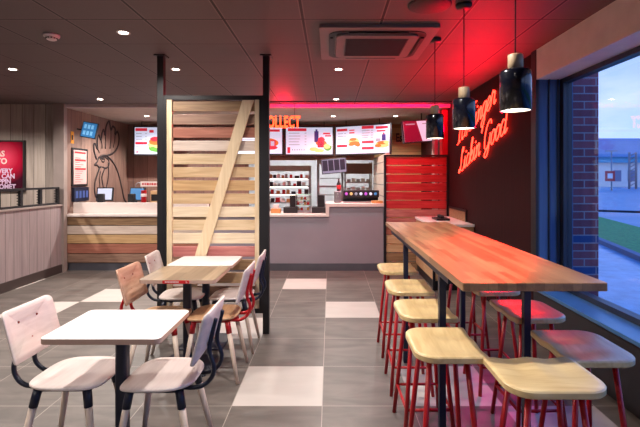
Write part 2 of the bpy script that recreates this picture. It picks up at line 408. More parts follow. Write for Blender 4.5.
def struct(name, bm, m, parent=None, bevel=0):
    o = obj(name, bm, m, parent, bevel)
    if parent is None: o['kind'] = 'structure'
    return o
def dup(root, loc, rz, label, group=None, swap=None):
    r = root.copy(); C.objects.link(r); r.location = loc; r.rotation_euler = (0, 0, rz); r['label'] = label
    if group: r['group'] = group
    def rec(src, dst):
        for ch in [c for c in src.children]:
            c = ch.copy(); C.objects.link(c); c.parent = dst
            if swap and ch.type == 'MESH':
                for slot_i, mt in enumerate(ch.data.materials):
                    if mt and (ch.name.split('.')[0], mt.name) in swap or (mt and mt.name in swap):
                        if c.data is ch.data: c.data = ch.data.copy()
                        c.data.materials[slot_i] = swap.get((ch.name.split('.')[0], mt.name)) or swap[mt.name]
            rec(ch, c)
    rec(root, r)
    return r
def sbox(name, x0, x1, y0, y1, z0, z1, m, parent=None):
    b = BM(); box(b, x0, x1, y0, y1, z0, z1); return struct(name, b, m, parent)
def pbox(name, dims, m, parent, bevel=0, label=None):
    b = BM(); box(b, *dims); o = obj(name, b, m, parent, bevel)
    if label: o['label'] = label
    return o
def text_mesh(s, size, sx=1, bold=0, extrude=.002):
    """flat lettering in the local XZ plane facing -Y, left end at x=0, baseline z=0"""
    cu = bpy.data.curves.new('t', 'FONT'); cu.body = s; cu.size = size; cu.offset = bold; cu.extrude = extrude; cu.resolution_u = 3
    to = bpy.data.objects.new('t', cu); C.objects.link(to)
    bpy.context.view_layer.update()
    dg = bpy.context.evaluated_depsgraph_get()
    me = bpy.data.meshes.new_from_object(to.evaluated_get(dg))
    bpy.data.objects.remove(to)
    me.transform(Matrix.Rotation(PI/2, 4, 'X') @ Matrix.Diagonal((sx, 1, 1, 1)))
    me.materials.clear()
    return me
def text_obj(name, s, size, m, parent, loc, rz=0, sx=1, bold=0, extrude=.002):
    me = text_mesh(s, size, sx, bold, extrude); me.materials.append(m)
    o = bpy.data.objects.new(name, me); C.objects.link(o); o.parent = parent; o.location = loc; o.rotation_euler = (0, 0, rz)
    return o

# ================================================================ structure
CE = 2.72
sbox('floor', -7, 2.3, -2.6, 12.6, -.1, 0, M['floor'])
sbox('ceiling', -7.1, 2.3, -2.7, 7.0, CE, CE+.12, M['ceiling'])
sbox('ceiling_kitchen', -4.45, 2.3, 7.0, 12.6, 2.67, CE+.12, M['kitchen_ceiling'])
sbox('wall_behind', -7, 2.3, -2.7, -2.6, 0, CE, M['left_planks'])
sbox('wall_far_left', -7.1, -7, -2.7, 7.1, 0, CE, M['trim'])
sbox('wall_back_left', -7, -4.45, 7.0, 7.12, 0, CE, M['left_planks'])
sbox('wall_recess_left', -4.45, -4.33, 7.02, 9.25, 0, 2.67, M['rooster_wall'])
sbox('wall_recess_back', -4.33, -1.75, 9.2, 9.3, 0, 2.67, M['back_boards'])
sbox('wall_header', -1.75, .95, 9.2, 9.3, 1.93, 2.67, W['reddish'])
sbox('wall_recess_right', .95, 1.95, 9.2, 9.3, 0, 2.67, M['tan_boards'])
sbox('wall_neon', 1.95, 2.27, 4.12, 12.6, 0, CE, M['neon_wall'])
sbox('wall_return', 1.95, 2.27, 4.02, 4.12, .49, CE, M['cladding'])
sbox('wall_plinth', 1.95, 2.27, -2.6, 4.12, 0, .46, M['plinth'])
sbox('wall_window_front', 1.95, 2.27, -2.6, -1.6, .46, 2.44, M['cladding'])
sbox('wall_kitchen_back', -4.4, 2.2, 12.5, 12.6, 0, 2.67, M['kitchen_wall'])
sbox('wall_kitchen_left', -2.6, -2.5, 9.3, 12.5, 0, 2.67, M['kitchen_wall'])
sbox('trim_lintel', 1.93, 2.27, -2.6, 4.02, 2.44, CE, M['lintel'])
b = BM(); box(b, -4.32, 1.95, 6.98, 7.02, 2.665, CE); struct('trim_bulkhead', b, M['bulkhead'])
sbox('trim_header_band', -1.75, .95, 9.17, 9.2, 1.9, 1.96, W['reddish'])
sbox('baseboard_back_left', -7, -4.38, 6.975, 7.0, 0, .13, M['skirt'])
sbox('trim_corner_post', -4.46, -4.29, 6.93, 7.02, 0, CE, M['trim'])
# half-height wainscot partition on the left
b = BM(); box(b, -4.42, -4.33, -2.6, 6.93, 0, 1.07); struct('wall_left_partition', b, M['wainscot'])
sbox('baseboard_left', -4.33, -4.315, -2.6, 6.93, 0, .13, M['skirt'])
b = BM(); box(b, -4.44, -4.31, -2.6, 6.93, 1.07, 1.10); struct('trim_partition_cap', b, M['trim'], bevel=.004)
# window: sill, frame, glass
b = BM(); box(b, 1.93, 2.2, -1.6, 4.02, .46, .49); struct('trim_window_sill', b, plain('sill_blue_grey', rgb(66, 112, 160), .3), bevel=.004)
wf = BM()
box(wf, 2.15, 2.23, 3.96, 4.02, .49, 2.44); box(wf, 2.15, 2.23, -1.6, -1.54, .49, 2.44)
box(wf, 2.15, 2.23, -1.54, 3.96, .49, .535); box(wf, 2.15, 2.23, -1.54, 3.96, 2.40, 2.44)
box(wf, 2.165, 2.215, .72, .78, .535, 2.40)
wfo = struct('window_1', wf, M['frame_dark'])
b = BM(); box(b, 2.187, 2.193, -1.54, 3.96, .535, 2.40); obj('glass_pane', b, M['glass'], wfo)
sbox('trim_wall_edge', 1.925, 1.95, 4.02, 4.12, .49, CE, M['black'])
# cladding battens on the return wall
for i, x in enumerate((2.04, 2.12)):
    sbox('trim_cladding_batten', x, x+.012, 4.005, 4.02, .49, 2.44, M['frame_dark'])
# end pier by the back-right corner, red light painted into its colour
sbox('wall_red_pier', 1.86, 1.95, 7.12, 7.3, 0, 2.67, plain('pier_painted_redlight', rgb(176, 30, 40), .6))
sbox('wall_grey_pier', 1.80, 1.86, 7.4, 7.6, 0, 2.67, M['trim'])
# tiled kitchen side partition
def tile_line_mat():
    return planks('white_tile_partition', 'Z', .2, rgb(196, 184, 166), rgb(216, 206, 190), grain='Y', line=.008, var=.1, rough=.35)
sbox('wall_kitchen_partition', .93, .99, 7.15, 9.2, 0, 1.93, tile_line_mat())

# ================================================================ outside
sbox('ground_paving', 2.27, 90, -30, 110, -.2, -.1, M['paving'])
def strip_poly(bm, x_at, ya, yb, w_, z0, z1, k=.28):
    # band running in direction (k,1); x_at = x at y=0 of its near edge, w_ = width in x
    vs = []
    for (yy) in (ya, yb):
        for dx in (0, w_):
            for z in (z0, z1): vs.append(bm.verts.new((x_at+k*yy+dx, yy, z)))
    for f in ((0, 1, 3, 2), (4, 6, 7, 5), (0, 4, 5, 1), (2, 3, 7, 6), (0, 2, 6, 4), (1, 5, 7, 3)): bm.faces.new([vs[i] for i in f])
b = BM(); strip_poly(b, 3.67, -20, 60, .16, -.1, .0); struct('ground_kerb', b, M['kerb'])
b = BM(); strip_poly(b, 3.83, -20, 60, 2.1, -.1, -.02); struct('ground_grass', b, M['grass'])
b = BM(); strip_poly(b, 5.93, -20, 62, 75, -.1, -.085); struct('ground_road', b, M['asphalt'])
b = BM(); box(b, 2.28, 2.56, 4.1, 4.75, -.1, 3.4)
o = obj('brick_pier', b, M['brick']); tag(o, 'red brick pier with two blue courses just outside the window', 'brick pier')
b = BM(); pts = spline([(2.9, 8.6, -.1), (2.9, 8.6, .8), (3.1, 8.5, .93), (5, 8.2, .90), (6.6, 7.6, .86), (6.75, 7.5, .7), (6.75, 7.5, -.1)], 8)
tube(b, pts, .022, 8); tube(b, [(4.3, 8.32, .9), (4.3, 8.32, -.1)], .018, 8)
tag(obj('handrail', b, M['black']), 'thin black metal handrail outside between paving and grass', 'handrail')
# distant low building
t = thing('warehouse', 'long low pale building with teal band and grey roof across the road', 'building', (60, 78, -.09))
pbox('facade', (-30, 30, 0, 10, 0, 4.4), plain('far_facade', rgb(252, 226, 206), .8, noise=.06, nscale=.4), t)
pbox('fascia', (-30.3, 30.3, -.6, 10.3, 4.4, 5.4), plain('far_teal_band', rgb(110, 178, 196), .6), t)
b = BM(); box(b, -30.8, 30.8, -1.2, 10.8, 5.4, 6.2); box(b, -30, 30, 1, 10, 6.2, 8.9); obj('roof', b, plain('far_roof', rgb(126, 158, 190), .6, noise=.08, nscale=.3), t)
for x in (-8.6, -6, -3.5, -1.2, 3): pbox('window', (x, x+1.4, -.06, 0, 1.0, 3.0), plain('far_window', rgb(130, 130, 150), .3), t)
t = thing('lattice_mast', 'pair of slim white lattice columns in front of the far pale building', 'mast', (44.7, 63.5, -.09))
for dx in (-.5, .5):
    b = BM(); tube(b, [(dx, 0, 0), (dx, 0, 5.4)], .16, 6); obj('column', b, M['trim'], t)
b = BM()
for k in range(9): tube(b, [(-.5, 0, .4+k*.55), (.5, 0, .95+k*.55)], .07, 5)
obj('lattice', b, M['trim'], t)
t = thing('street_light_pole', 'thin grey pole left of the lattice mast', 'pole', (36, 55, -.09))
b = BM(); tube(b, [(0, 0, 0), (0, 0, 5.0)], .09, 8); obj('pole', b, M['concrete'], t)
b = BM(); box(b, -.7, .7, -.12, .12, 5.0, 5.15); obj('lamp_head', b, M['concrete'], t)
t = thing('road_sign', 'small red and white road sign in front of the far building', 'sign', (35.8, 54.6, -.09))
b = BM(); tube(b, [(0, 0, 0), (0, 0, 2.2)], .05, 6); obj('post', b, M['concrete'], t)
pbox('sign_face', (-.9, .35, -.06, -.02, 1.2, 2.5), M['red_ink'], t)
pbox('sign_symbol', (-.6, .05, -.08, -.06, 1.55, 2.2), M['paper'], t)

# ================================================================ ceiling fittings
SPOT_E = 62
def downlight(x, y, z, label, power=SPOT_E, group='round ceiling downlights'):
    t = thing('downlight', label, 'ceiling light', (x, y, z), 0, group)
    b = BM(); lathe(b, [(.036, -.001), (.05, -.004), (.054, -.001), (.054, .0)], n=24); obj('trim_ring', b, M['detector'], t)
    b = BM(); lathe(b, [(0, -.0015), (.036, -.0015), (.036, 0)], n=20); obj('lens', b, M['lamp'], t)
    ld = bpy.data.lights.new('downlight_beam', 'SPOT'); ld.energy = power; ld.color = (1, .91, .84); ld.spot_size = R(150); ld.spot_blend = .55; ld.shadow_soft_size = .03
    lo = bpy.data.objects.new('beam', ld); C.objects.link(lo); lo.parent = t; lo.location = (0, 0, -.02)
    return t
def R(d): return d*PI/180
DL = [(-1.705, 3.55, 'bright downlight right of the smoke detector'),
      (-3.505, 4.75, 'downlight at the far left edge of the dark ceiling'),
      (-1.705, 4.75, 'downlight seen between the two black posts'),
      (.095, 4.75, 'downlight just beyond the air conditioning cassette, nearer of two'),
      (-3.505, 6.55, 'downlight near the ceiling edge before the left service counter'),
      (.095, 6.55, 'small downlight near the red bulkhead, farther of two beyond the cassette')]
for x, y, lb in DL: downlight(x, y, CE, lb, SPOT_E*(1.2 if y > 6 else 1))
# fittings of the same grid above and behind the camera
for x, y, p in [(-3.505, 2.35, 1.1), (-1.705, 2.35, 1.5), (.095, 2.35, 1.7), (-1.705, .55, .4), (.095, .55, .2), (-3.505, .55, .7), (-5.3, 5.6, 2.2), (-5.3, 3.5, 1.0), (-1.705, -1.2, .5), (.095, -1.2, .1)]:
    downlight(x, y, CE, 'ceiling downlight above the camera, out of the picture', SPOT_E*p)
for x, y, lb in [(-3.4, 7.98, 'small downlight in the pale ceiling above the rooster mural'), (.06, 8.0, 'small downlight in the pale kitchen ceiling above the menu boards'), (1.22, 7.98, 'small downlight in the pale ceiling above the tilted maroon screen'), (-1.7, 8.0, 'small downlight in the pale ceiling hidden by the slatted screen')]:
    downlight(x, y, 2.67, lb, 150 if x < -3 else 70, 'small downlights over the counter')

# AC cassette
t = thing('air_conditioning_cassette', 'square ceiling air conditioning cassette with dark central grille', 'air conditioner', (.39, 3.80, CE))
b = BM(); slab(b, rrect(-.475, .475, -.455, .455, [.02]*4, 3), -.03, 0); obj('panel', b, M['ac'], t)
b = BM()
o1 = rrect(-.40, .40, -.38, .38, [.11]*4, 6); o2 = rrect(-.35, .35, -.33, .33, [.09]*4, 6)
vo = [b.verts.new((x, y, -.031)) for x, y in o1]; vi = [b.verts.new((x, y, -.031)) for x, y in o2]
for j in range(len(vo)): b.faces.new((vo[j], vo[(j+1) % len(vo)], vi[(j+1) % len(vo)], vi[j]))
ext = bmesh.ops.extrude_face_region(b, geom=b.faces[:]); bmesh.ops.translate(b, vec=(0, 0, -.004), verts=[v for v in ext['geom'] if isinstance(v, bmesh.types.BMVert)])
obj('air_slot', b, M['black'], t)
b = BM(); slab(b, rrect(-.34, .34, -.32, .32, [.06]*4, 5), -.05, -.03, bev=.006); obj('front_cover', b, M['ac'], t)
b = BM()
box(b, -.26, .26, -.24, .24, -.054, -.05)
for k in range(23): box(b, -.25, .25, -.232+k*.0205, -.225+k*.0205, -.058, -.054)
obj('grille', b, M['acgrille'], t)
for s in (-1, 1):
    b = BM(); box(b, s*.375-.012, s*.375+.012, -.24, .24, -.045, -.034); obj('louvre', b, M['black'], t)
    b = BM(); box(b, -.24, .24, s*.355-.012, s*.355+.012, -.045, -.034); obj('louvre', b, M['black'], t)
# smoke detector
t = thing('smoke_detector', 'white round smoke detector on the dark ceiling tiles', 'smoke detector', (-2.33, 3.6, CE))
b = BM(); lathe(b, [(0, -.022), (.058, -.022), (.062, -.012), (.062, 0), (0, 0)]); obj('base', b, M['detector'], t)
b = BM(); lathe(b, [(0, -.05), (.022, -.05), (.036, -.044), (.045, -.026), (.045, -.022)]); obj('sensor_head', b, M['detector'], t)
b = BM()
for k in range(12):
    a = 2*PI*k/12; box(b, .04, .0465, -.006, .006, -.038, -.03, rot=Matrix.Rotation(a, 3, 'Z'))
obj('vent_slots', b, M['black'], t)
# ceiling speaker
t = thing('ceiling_speaker', 'round brown ceiling speaker at the top edge of the photo', 'speaker', (.69, 2.98, CE))
b = BM(); lathe(b, [(0, -.012), (.13, -.012), (.148, -.008), (.15, 0), (0, 0)], n=32); obj('rim', b, M['disc'], t)
b = BM(); lathe(b, [(0, -.0145), (.12, -.0145), (.125, -.012)], n=32); obj('grille', b, M['disc'], t)

# ================================================================ pendants
def pendant():
    t = thing('pendant_lamp', '', 'pendant lamp', (0, 0, CE))
    zb = 1.86-CE
    b = BM(); lathe(b, [(0, -.03), (.045, -.03), (.055, -.015), (.055, 0), (0, 0)]); obj('ceiling_rose', b, M['black'], t)
    b = BM(); tube(b, [(0, 0, -.02), (0, 0, zb+.285)], .0035, 6); obj('cord', b, M['black'], t)
    b = BM(); lathe(b, [(0, zb+.285), (.034, zb+.285), (.037, zb+.28), (.037, zb+.205), (0, zb+.205)]); obj('wooden_cap', b, M['capwood'], t)
    b = BM(); lathe(b, [(.02, zb+.206), (.064, zb+.206), (.073, zb+.2), (.076, zb+.19), (.076, zb), (.0725, zb), (.072, zb+.18), (.055, zb+.198), (.0, zb+.2)], n=36); s = obj('shade', b, M['shade'], t)
    b = BM(); lathe(b, [(.0722, zb+.004), (.0715, zb+.17), (.0, zb+.18)], n=36); obj('shade_lining', b, M['shade_in'], s)
    b = BM(); lathe(b, [(0, zb+.012), (.05, zb+.012), (.066, zb+.02), (.066, zb+.03), (0, zb+.03)], n=28); obj('diffuser', b, M['pend'], t)
    ld = bpy.data.lights.new('pendant_beam', 'SPOT'); ld.energy = 5; ld.color = (1, .88, .72); ld.spot_size = R(110); ld.spot_blend = .6; ld.shadow_soft_size = .05
    lo = bpy.data.objects.new('beam', ld); C.objects.link(lo); lo.parent = t; lo.location = (0, 0, zb+.0)
    return t
p = pendant(); p['group'] = 'black pendant lamps over the high table'
p.location = (.94, 2.18, CE); p['label'] = 'black cylinder pendant lamp hanging nearest, largest of three in a row'
dup(p, (.925, 2.97, CE), .4, 'black cylinder pendant lamp in the middle of the row, in front of the neon writing')
dup(p, (.905, 3.71, CE), .9, 'black cylinder pendant lamp farthest down the row, in front of the tilted screen')

# ================================================================ neon sign
G = {
 'I': (.40, [[(.05, .9), (.25, 1.0), (.45, .95)], [(.27, .98), (.22, .5), (.2, .02)], [(.02, .0), (.2, .02), (.36, .06)]]),
 't': (.32, [[(.16, .85), (.12, .15), (.2, 0), (.32, .1)], [(0, .55), (.32, .6)]]),
 "'": (.12, [[(.06, 1.05), (.01, .82)]]),
 's': (.30, [[(-.02, .05), (.16, .55), (.25, .3), (.2, .02), (.04, .02)]]),
 ' ': (.22, []),
 'F': (.48, [[(-.02, .85), (.1, 1.0), (.5, .98)], [(.26, .97), (.2, .3), (.1, .02), (-.04, .06)], [(.08, .5), (.4, .54)]]),
 'i': (.26, [[(.0, .1), (.1, .5), (.08, .12), (.16, 0), (.28, .15)], [(.15, .66), (.17, .72)]]),
 'n': (.40, [[(0, .38), (.07, .5), (.06, .02), (.12, .36), (.24, .52), (.29, .38), (.27, .08), (.33, 0), (.42, .12)]]),
 'g': (.38, [[(.3, .42), (.18, .52), (.03, .35), (.04, .1), (.15, 0), (.26, .12), (.31, .5), (.27, -.2), (.14, -.42), (.02, -.28), (.2, -.04), (.4, .12)]]),
 'e': (.34, [[(-.02, .1), (.12, .2), (.26, .36), (.17, .52), (.04, .34), (.07, .05), (.2, 0), (.36, .14)]]),
 'r': (.36, [[(-.02, .1), (.07, .56), (.14, .46), (.25, .46), (.22, .12), (.28, 0), (.38, .1)]]),
 'L': (.52, [[(.30, .8), (.36, .98), (.24, 1.0), (.18, .7), (.17, .3), (.06, .0), (-.06, .03), (.0, .14), (.2, .06), (.38, -.03), (.54, .1)]]),
 'c': (.34, [[(.29, .42), (.18, .52), (.03, .3), (.08, .03), (.2, 0), (.36, .14)]]),
 'k': (.38, [[(-.02, .1), (.18, .8), (.2, 1.0), (.11, .9), (.06, 0)], [(.08, .22), (.24, .5), (.28, .36), (.1, .26), (.26, .02), (.38, .1)]]),
 'G': (.56, [[(.48, .82), (.40, 1.0), (.16, .92), (.02, .55), (.08, .1), (.28, .02), (.44, .24), (.47, .5), (.4, -.15), (.22, -.3), (.1, -.15), (.5, .15)]]),
 'o': (.36, [[(.18, .5), (.03, .36), (.06, .05), (.18, 0), (.3, .2), (.26, .46), (.17, .48), (.36, .42)]]),
 'd': (.46, [[(.3, .4), (.15, .52), (.02, .3), (.06, .03), (.18, 0), (.31, .25), (.38, 1.05), (.32, .1), (.38, 0), (.48, .1)]]),
}
neon = thing('neon_sign', 'red handwritten neon sign glowing on the dark maroon wall', 'neon sign', (1.93, 5.6, 1.9))
def neon_line(s, y0, z0, y1, z1, cap, name):
    tot = sum(G[c][0] for c in s); L_ = math.hypot(y1-y0, z1-z0)
    ex = Vector((0, (y1-y0)/L_, (z1-z0)/L_)); k = L_/tot
    x = 0
    for c in s:
        wd, strokes = G[c]
        if strokes:
            b = BM()
            for st in strokes:
                pts = []
                for (px, py) in st:
                    d = x+px+py*.22
                    q = Vector((0, y0, z0))+ex*d*k+Vector((0, 0, 1))*py*cap
                    pts.append(q-Vector((0, 5.6, 1.9)))
                pts = spline(pts, 4)
                tube(b, pts, .0065, 5)
            obj('letter', b, M['neon'], neon)
        x += wd
neon_line("It's Finger", 6.53, 2.02, 5.02, 2.40, .30, 'a')
neon_line("Lickin' Good", 6.43, 1.60, 4.70, 2.03, .31, 'b')
def added_red_spot(parent, loc, aim, power, size=100, col=(1, .0, .03)):  # added spots at the signs, boosting red on ceiling, table and floor
    ld = bpy.data.lights.new('added_neon_boost', 'SPOT'); ld.energy = power; ld.color = col; ld.spot_size = R(size); ld.spot_blend = 1; ld.shadow_soft_size = .12
    lo = bpy.data.objects.new('added_boost', ld); C.objects.link(lo); lo.parent = parent; base = parent.location
    lo.location = Vector(loc)-base; lo.rotation_euler = (Vector(aim)-Vector(loc)).to_track_quat('-Z', 'Y').to_euler()
added_red_spot(neon, (1.85, 4.9, 1.9), (.45, 4.1, 2.9), 120, 130, (1, .0, .02))
added_red_spot(neon, (1.85, 5.9, 1.95), (.6, 5.0, 2.9), 60, 130, (1, .0, .03))
added_red_spot(neon, (1.85, 4.8, 2.2), (1.08, 3.02, 1.05), 400, 24, (1, .0, .0))
added_red_spot(neon, (1.87, 4.5, 1.65), (.85, 3.0, .0), 90, 34, (1, .0, .30))
b = BM()
for (y, z) in ((6.3, 2.1), (5.7, 2.25), (5.2, 2.4), (6.2, 1.75), (5.6, 1.9), (5.1, 2.05), (4.85, 2.1)):
    tube(b, [(0, y-5.6, z-1.9), (.02, y-5.6, z-1.9)], .008, 6)
obj('wall_bracket', b, M['black'], neon)

# COLLECT sign hung from the bulkhead
t = thing('collect_sign', 'glowing orange COLLECT letters hanging under the ceiling edge', 'neon sign', (-1.17, 6.93, 2.335))
x = 0
for ch in 'COLLECT':
    me = text_mesh(ch, .262, .50, .008, .012)
    wv = max(v.co.x for v in me.vertices); mnx = min(v.co.x for v in me.vertices)
    me.materials.append(M['collect']); o = bpy.data.objects.new('letter', me); C.objects.link(o); o.parent = t; o.location = (x-mnx, 0, 0)
    x += wv-mnx+.012
COLL_W = x
t.location.x = -.47-COLL_W
b = BM(); tube(b, [(0, .01, .16), (COLL_W, .01, .16)], .006, 6)
for q in (.1, COLL_W-.1): tube(b, [(q, .01, .16), (q, .01, .385)], .004, 6)
obj('hanging_rail', b, M['black'], t)
added_red_spot(t, (-.75, 6.85, 2.5), (-.6, 6.3, 2.9), 16, 140, (1, .0, .04))
# added red LED strip, strengthens the glow on bulkhead and right screen
def led(x0, x1, y, z, e_, label, tilt):
    t = thing('added_led_strip', label, 'strip light', ((x0+x1)/2, y, z))
    b = BM(); box(b, -(x1-x0)/2, (x1-x0)/2, -.012, .004, -.004, .010); obj('housing', b, M['black'], t)
    b = BM(); box(b, -(x1-x0)/2, (x1-x0)/2, .004, .007, -.002, .008); obj('diffuser', b, emit('led_red', (1, .02, .04, 1), 4), t)
    ld = bpy.data.lights.new('led_beam', 'AREA'); ld.shape = 'RECTANGLE'; ld.size = x1-x0; ld.size_y = .03; ld.energy = e_; ld.color = (1, .0, .05)
    lo = bpy.data.objects.new('beam', ld); C.objects.link(lo); lo.parent = t; lo.location = (0, .01, -.006); lo.rotation_euler = (tilt, 0, 0)
led(-.95, 1.9, 6.72, CE-.010, 32, 'added thin red strip light on the ceiling before the bulkhead', R(52))

# ================================================================ wooden screen with black posts
SY = 4.22
t = thing('slatted_screen', 'tall slatted timber screen with diagonal board between black posts', 'screen', (0, SY, 0))
for x in (-1.655, -.625):
    pbox('post', (x-.03, x+.03, -.03, .03, 0, CE-.01), M['black'], t)
    b = BM(); box(b, x-.055, x+.055, -.055, .055, CE-.012, CE); obj('ceiling_plate', b, M['black'], t)
b = BM(); box(b, -1.625, -.655, -.025, .025, 2.285, 2.325); box(b, -1.625, -.655, -.025, .025, .20, .245); box(b, -1.625, -1.60, -.025, .025, .245, 2.285); box(b, -.69, -.655, -.025, .025, .245, 2.285)
obj('steel_frame', b, M['black'], t)
for x in ((-1.595, -1.545), (-.735, -.692)): pbox('stile', (x[0], x[1], -.022, .022, .245, 2.285), M['stile'], t, .002)
cols = ['brown', 'oldbrown', 'reddish', 'whitish', 'light', 'tan', 'honey', 'tan', 'cream', 'light', 'cream', 'pink', 'brown', 'tan', 'oldbrown', 'cream']
z = 2.275; pitch = .1297
for k, c in enumerate(cols):
    b = BM(); box(b, -1.545, -.735, -.002, .018, z-.100, z); o = obj('slat', b, W[c], t, .002)
    o['label'] = {'brown': 'brown slat', 'oldbrown': 'weathered brown slat', 'reddish': 'reddish brown slat', 'whitish': 'whitewashed slat', 'light': 'light timber slat', 'tan': 'tan slat', 'honey': 'honey coloured slat', 'cream': 'cream slat', 'pink': 'faded pink slat'}[c]
    z -= pitch
    if z-.107 < .25: break
b = BM()
zt, zb_ = 2.28, .25; xt, xb = -.80, -1.42
for q in (0,):
    vs = []
    for (xx, zz) in ((xb-.055, zb_), (xb+.055, zb_), (xt+.055, zt), (xt-.055, zt)):
        vs.append(b.verts.new((xx, -.026, zz)))
    f = b.faces.new(vs); ex = bmesh.ops.extrude_face_region(b, geom=[f]); bmesh.ops.translate(b, vec=(0, .022, 0), verts=[v for v in ex['geom'] if isinstance(v, bmesh.types.BMVert)])
obj('diagonal_board', b, M['stile'], t)

# ================================================================ counters
# left service counter clad in boards
t = thing('service_counter', 'service counter clad in mixed timber boards on the left, white top', 'counter', (-4.33, 7.05, 0))
LW = 2.3
b = BM()
zs = [(.135, .275, 'oldbrown'), (.285, .44, 'reddish'), (.45, .59, 'honey'), (.60, .735, 'whitish'), (.745, .88, 'brown')]
ms = []
for i, (za, zc, c) in enumerate(zs):
    box(b, .02, LW, -.0, .02, za, zc, i); ms.append(W[c])
obj('timber_cladding', b, ms, t, .002)
pbox('carcass', (.05, LW, .02, .62, .12, .89), M['skirt'], t)
pbox('kick_plate', (.03, LW, .02, .6, 0, .12), M['kick'], t)
pbox('ledge', (.01, LW, -.04, .3, .89, .93), M['quartz'], t, .003)
pbox('upstand', (.06, LW, .1, .16, .93, 1.11), M['quartz'], t, .003)
pbox('worktop', (.03, LW, .16, .7, .89, .93), M['quartz'], t)
# grey counter in two heights
t = thing('collection_counter', 'grey panelled collection counter stepping up on its right side', 'counter', (-2.0, 7.05, 0))
b = BM(); box(b, 0, 1.965, 0, .6, .12, .885); box(b, 1.965, 2.88, 0, .6, .12, 1.05); obj('front_panel', b, M['counter_grey'], t, .002)
b = BM(); box(b, .02, 2.87, -.006, .5, 0, .12); obj('kick_plate', b, M['kick'], t)
b = BM(); box(b, 0, 1.93, -.03, .65, .885, .925); box(b, 1.93, 1.985, -.03, .65, .885, 1.10); box(b, 1.985, 2.88, -.03, .65, 1.05, 1.10); obj('worktop', b, M['quartz'], t, .003)

# counter-top machines on the left
def till(loc, rz, label, blue=False):
    t = thing('till', label, 'till', loc, rz, 'tills on the counter')
    b = BM(); slab(b, rrect(-.11, .11, -.09, .09, [.02]*4, 4), 0, .025); obj('base', b, M['dark_plastic'], t)
    b = BM(); tube(b, [(0, .05, .02), (0, .07, .15), (0, .12, .30)], .02, 8); obj('stand', b, M['dark_plastic'], t)
    rt = Matrix.Rotation(R(-12), 3, 'X')
    b = BM(); box(b, -.14, .14, .03, .07, .20, .44, rot=rt); m = obj('monitor', b, M['dark_plastic'], t, .004)
    b = BM(); box(b, -.12, .12, .026, .03, .22, .42, rot=rt); obj('display', b, M['s_cyan'] if blue else M['screen'], m)
    b = BM(); slab(b, rrect(-.05, .05, -.05, .05, [.015]*4, 3), 0, .32, bev=.01, mapf=lambda p: Vector((p.x+.02, p.y-.1, p.z))); obj('card_reader', b, M['dark_plastic'], t)
    return t
till((-3.97, 7.5, .93), .1, 'black till with a white lit screen under the rooster drawing')
till((-3.42, 7.5, .93), -.1, 'black till with a blue screen beside the red cups', True)
t = thing('cup_stack', 'stack of red paper cups between the blue till and the wooden box', 'cups', (-3.16, 7.3, .93), 0)
b = BM()
for k in range(9): lathe(b, [(0, k*.035), (.034, k*.035), (.045, .1+k*.035), (.047, .1+k*.035), (.047, .092+k*.035)], n=16)
obj('cups', b, M['red_lacquer'], t)
b = BM(); lathe(b, [(.0455, .27), (.0478, .275), (.0478, .32), (.0455, .325)], n=16); obj('cup_band', b, M['paper'], t)
t = thing('napkin_box', 'small wooden box with a dark opening at the right end of the left counter', 'box', (-3.0, 7.42, .93))
b = BM(); box(b, -.07, .07, -.07, .07, 0, .37); obj('body', b, W['honey'], t, .004)
b = BM(); box(b, -.055, .055, -.074, -.07, .2, .31); obj('opening', b, M['black'], t)
t = thing('counter_banner', 'white strip sign with red lettering above the cups', 'sign', (-3.32, 7.6, 1.22))
b = BM(); box(b, -.03, .5, 0, .01, .15, .24); obj('strip', b, M['paper'], t)
b = BM()
xx = 0
while xx < .46:
    wv = random.uniform(.02, .05); box(b, xx, xx+wv, -.003, 0, .175, .212); xx += wv+.012
obj('red_print', b, M['red_ink'], t)
b = BM()
for q in (0, .46): tube(b, [(q, .005, -.29), (q, .005, .15)], .006, 6)
obj('support', b, M['steel'], t)
t = thing('tap_fitting', 'clear curved tap fitting above the blue till', 'tap', (-3.6, 8.2, .93))
b = BM(); tube(b, spline([(0, 0, 0), (0, 0, .42), (-.04, 0, .5), (-.1, 0, .47), (-.11, 0, .42)], 5), .012, 8); obj('spout', b, M['steel'], t)
b = BM(); box(b, -.15, .15, -.1, .1, -.0, .04); obj('base', b, M['steel'], t)
b = BM(); box(b, -4.2, -2.1, 7.95, 8.5, 0, .93); o = obj('back_counter', b, M['counter_grey'], None, .003); tag(o, 'low grey back counter behind the till area', 'counter')
t = thing('order_pad', 'white notepad and papers lying beside the left till', 'papers', (-3.83, 7.40, .93))
b = BM(); box(b, -.13, .13, -.06, .06, 0, .03); obj('pad', b, M['paper'], t); t.location.z = .93
b = BM(); box(b, -.11, .1, -.05, .05, .03, .034); obj('top_sheet', b, M['paper'], t)

# rooster wall items -------------------------------------------------------
def wall_pt(px, py, off=.012):
    Y = 4.33*430/(330-px); return Vector((-4.33+off, Y, 1.52+(178-py)*Y/430))
def cr(cx, cy): return wall_pt(60+cx/4.27, 110+cy/4.27)
ro = thing('rooster_mural', 'large black line drawing of a rooster head on brown boards', 'mural', (-4.326, 8.4, 0))
def stroke(name, pts, r=.012, closed=False):
    b = BM(); pp = [cr(*p) - Vector((-4.326, 8.4, 0)) for p in pts]; pp = spline(pp, 4, closed)
    tube(b, pp, r*1.55, 6, closed=closed)
    for v in b.verts: v.co.x = .004+(v.co.x-.012)*.12
    obj(name, b, M['ink'], ro)
stroke('comb_line', [(155, 210), (146, 180), (143, 150), (150, 146), (160, 168), (158, 130), (165, 108), (174, 128), (178, 100), (186, 84), (192, 108), (196, 70), (209, 48), (216, 85), (224, 70), (234, 80), (234, 105), (244, 92), (251, 120), (246, 155), (230, 180), (205, 193), (180, 195), (163, 205)], .016)
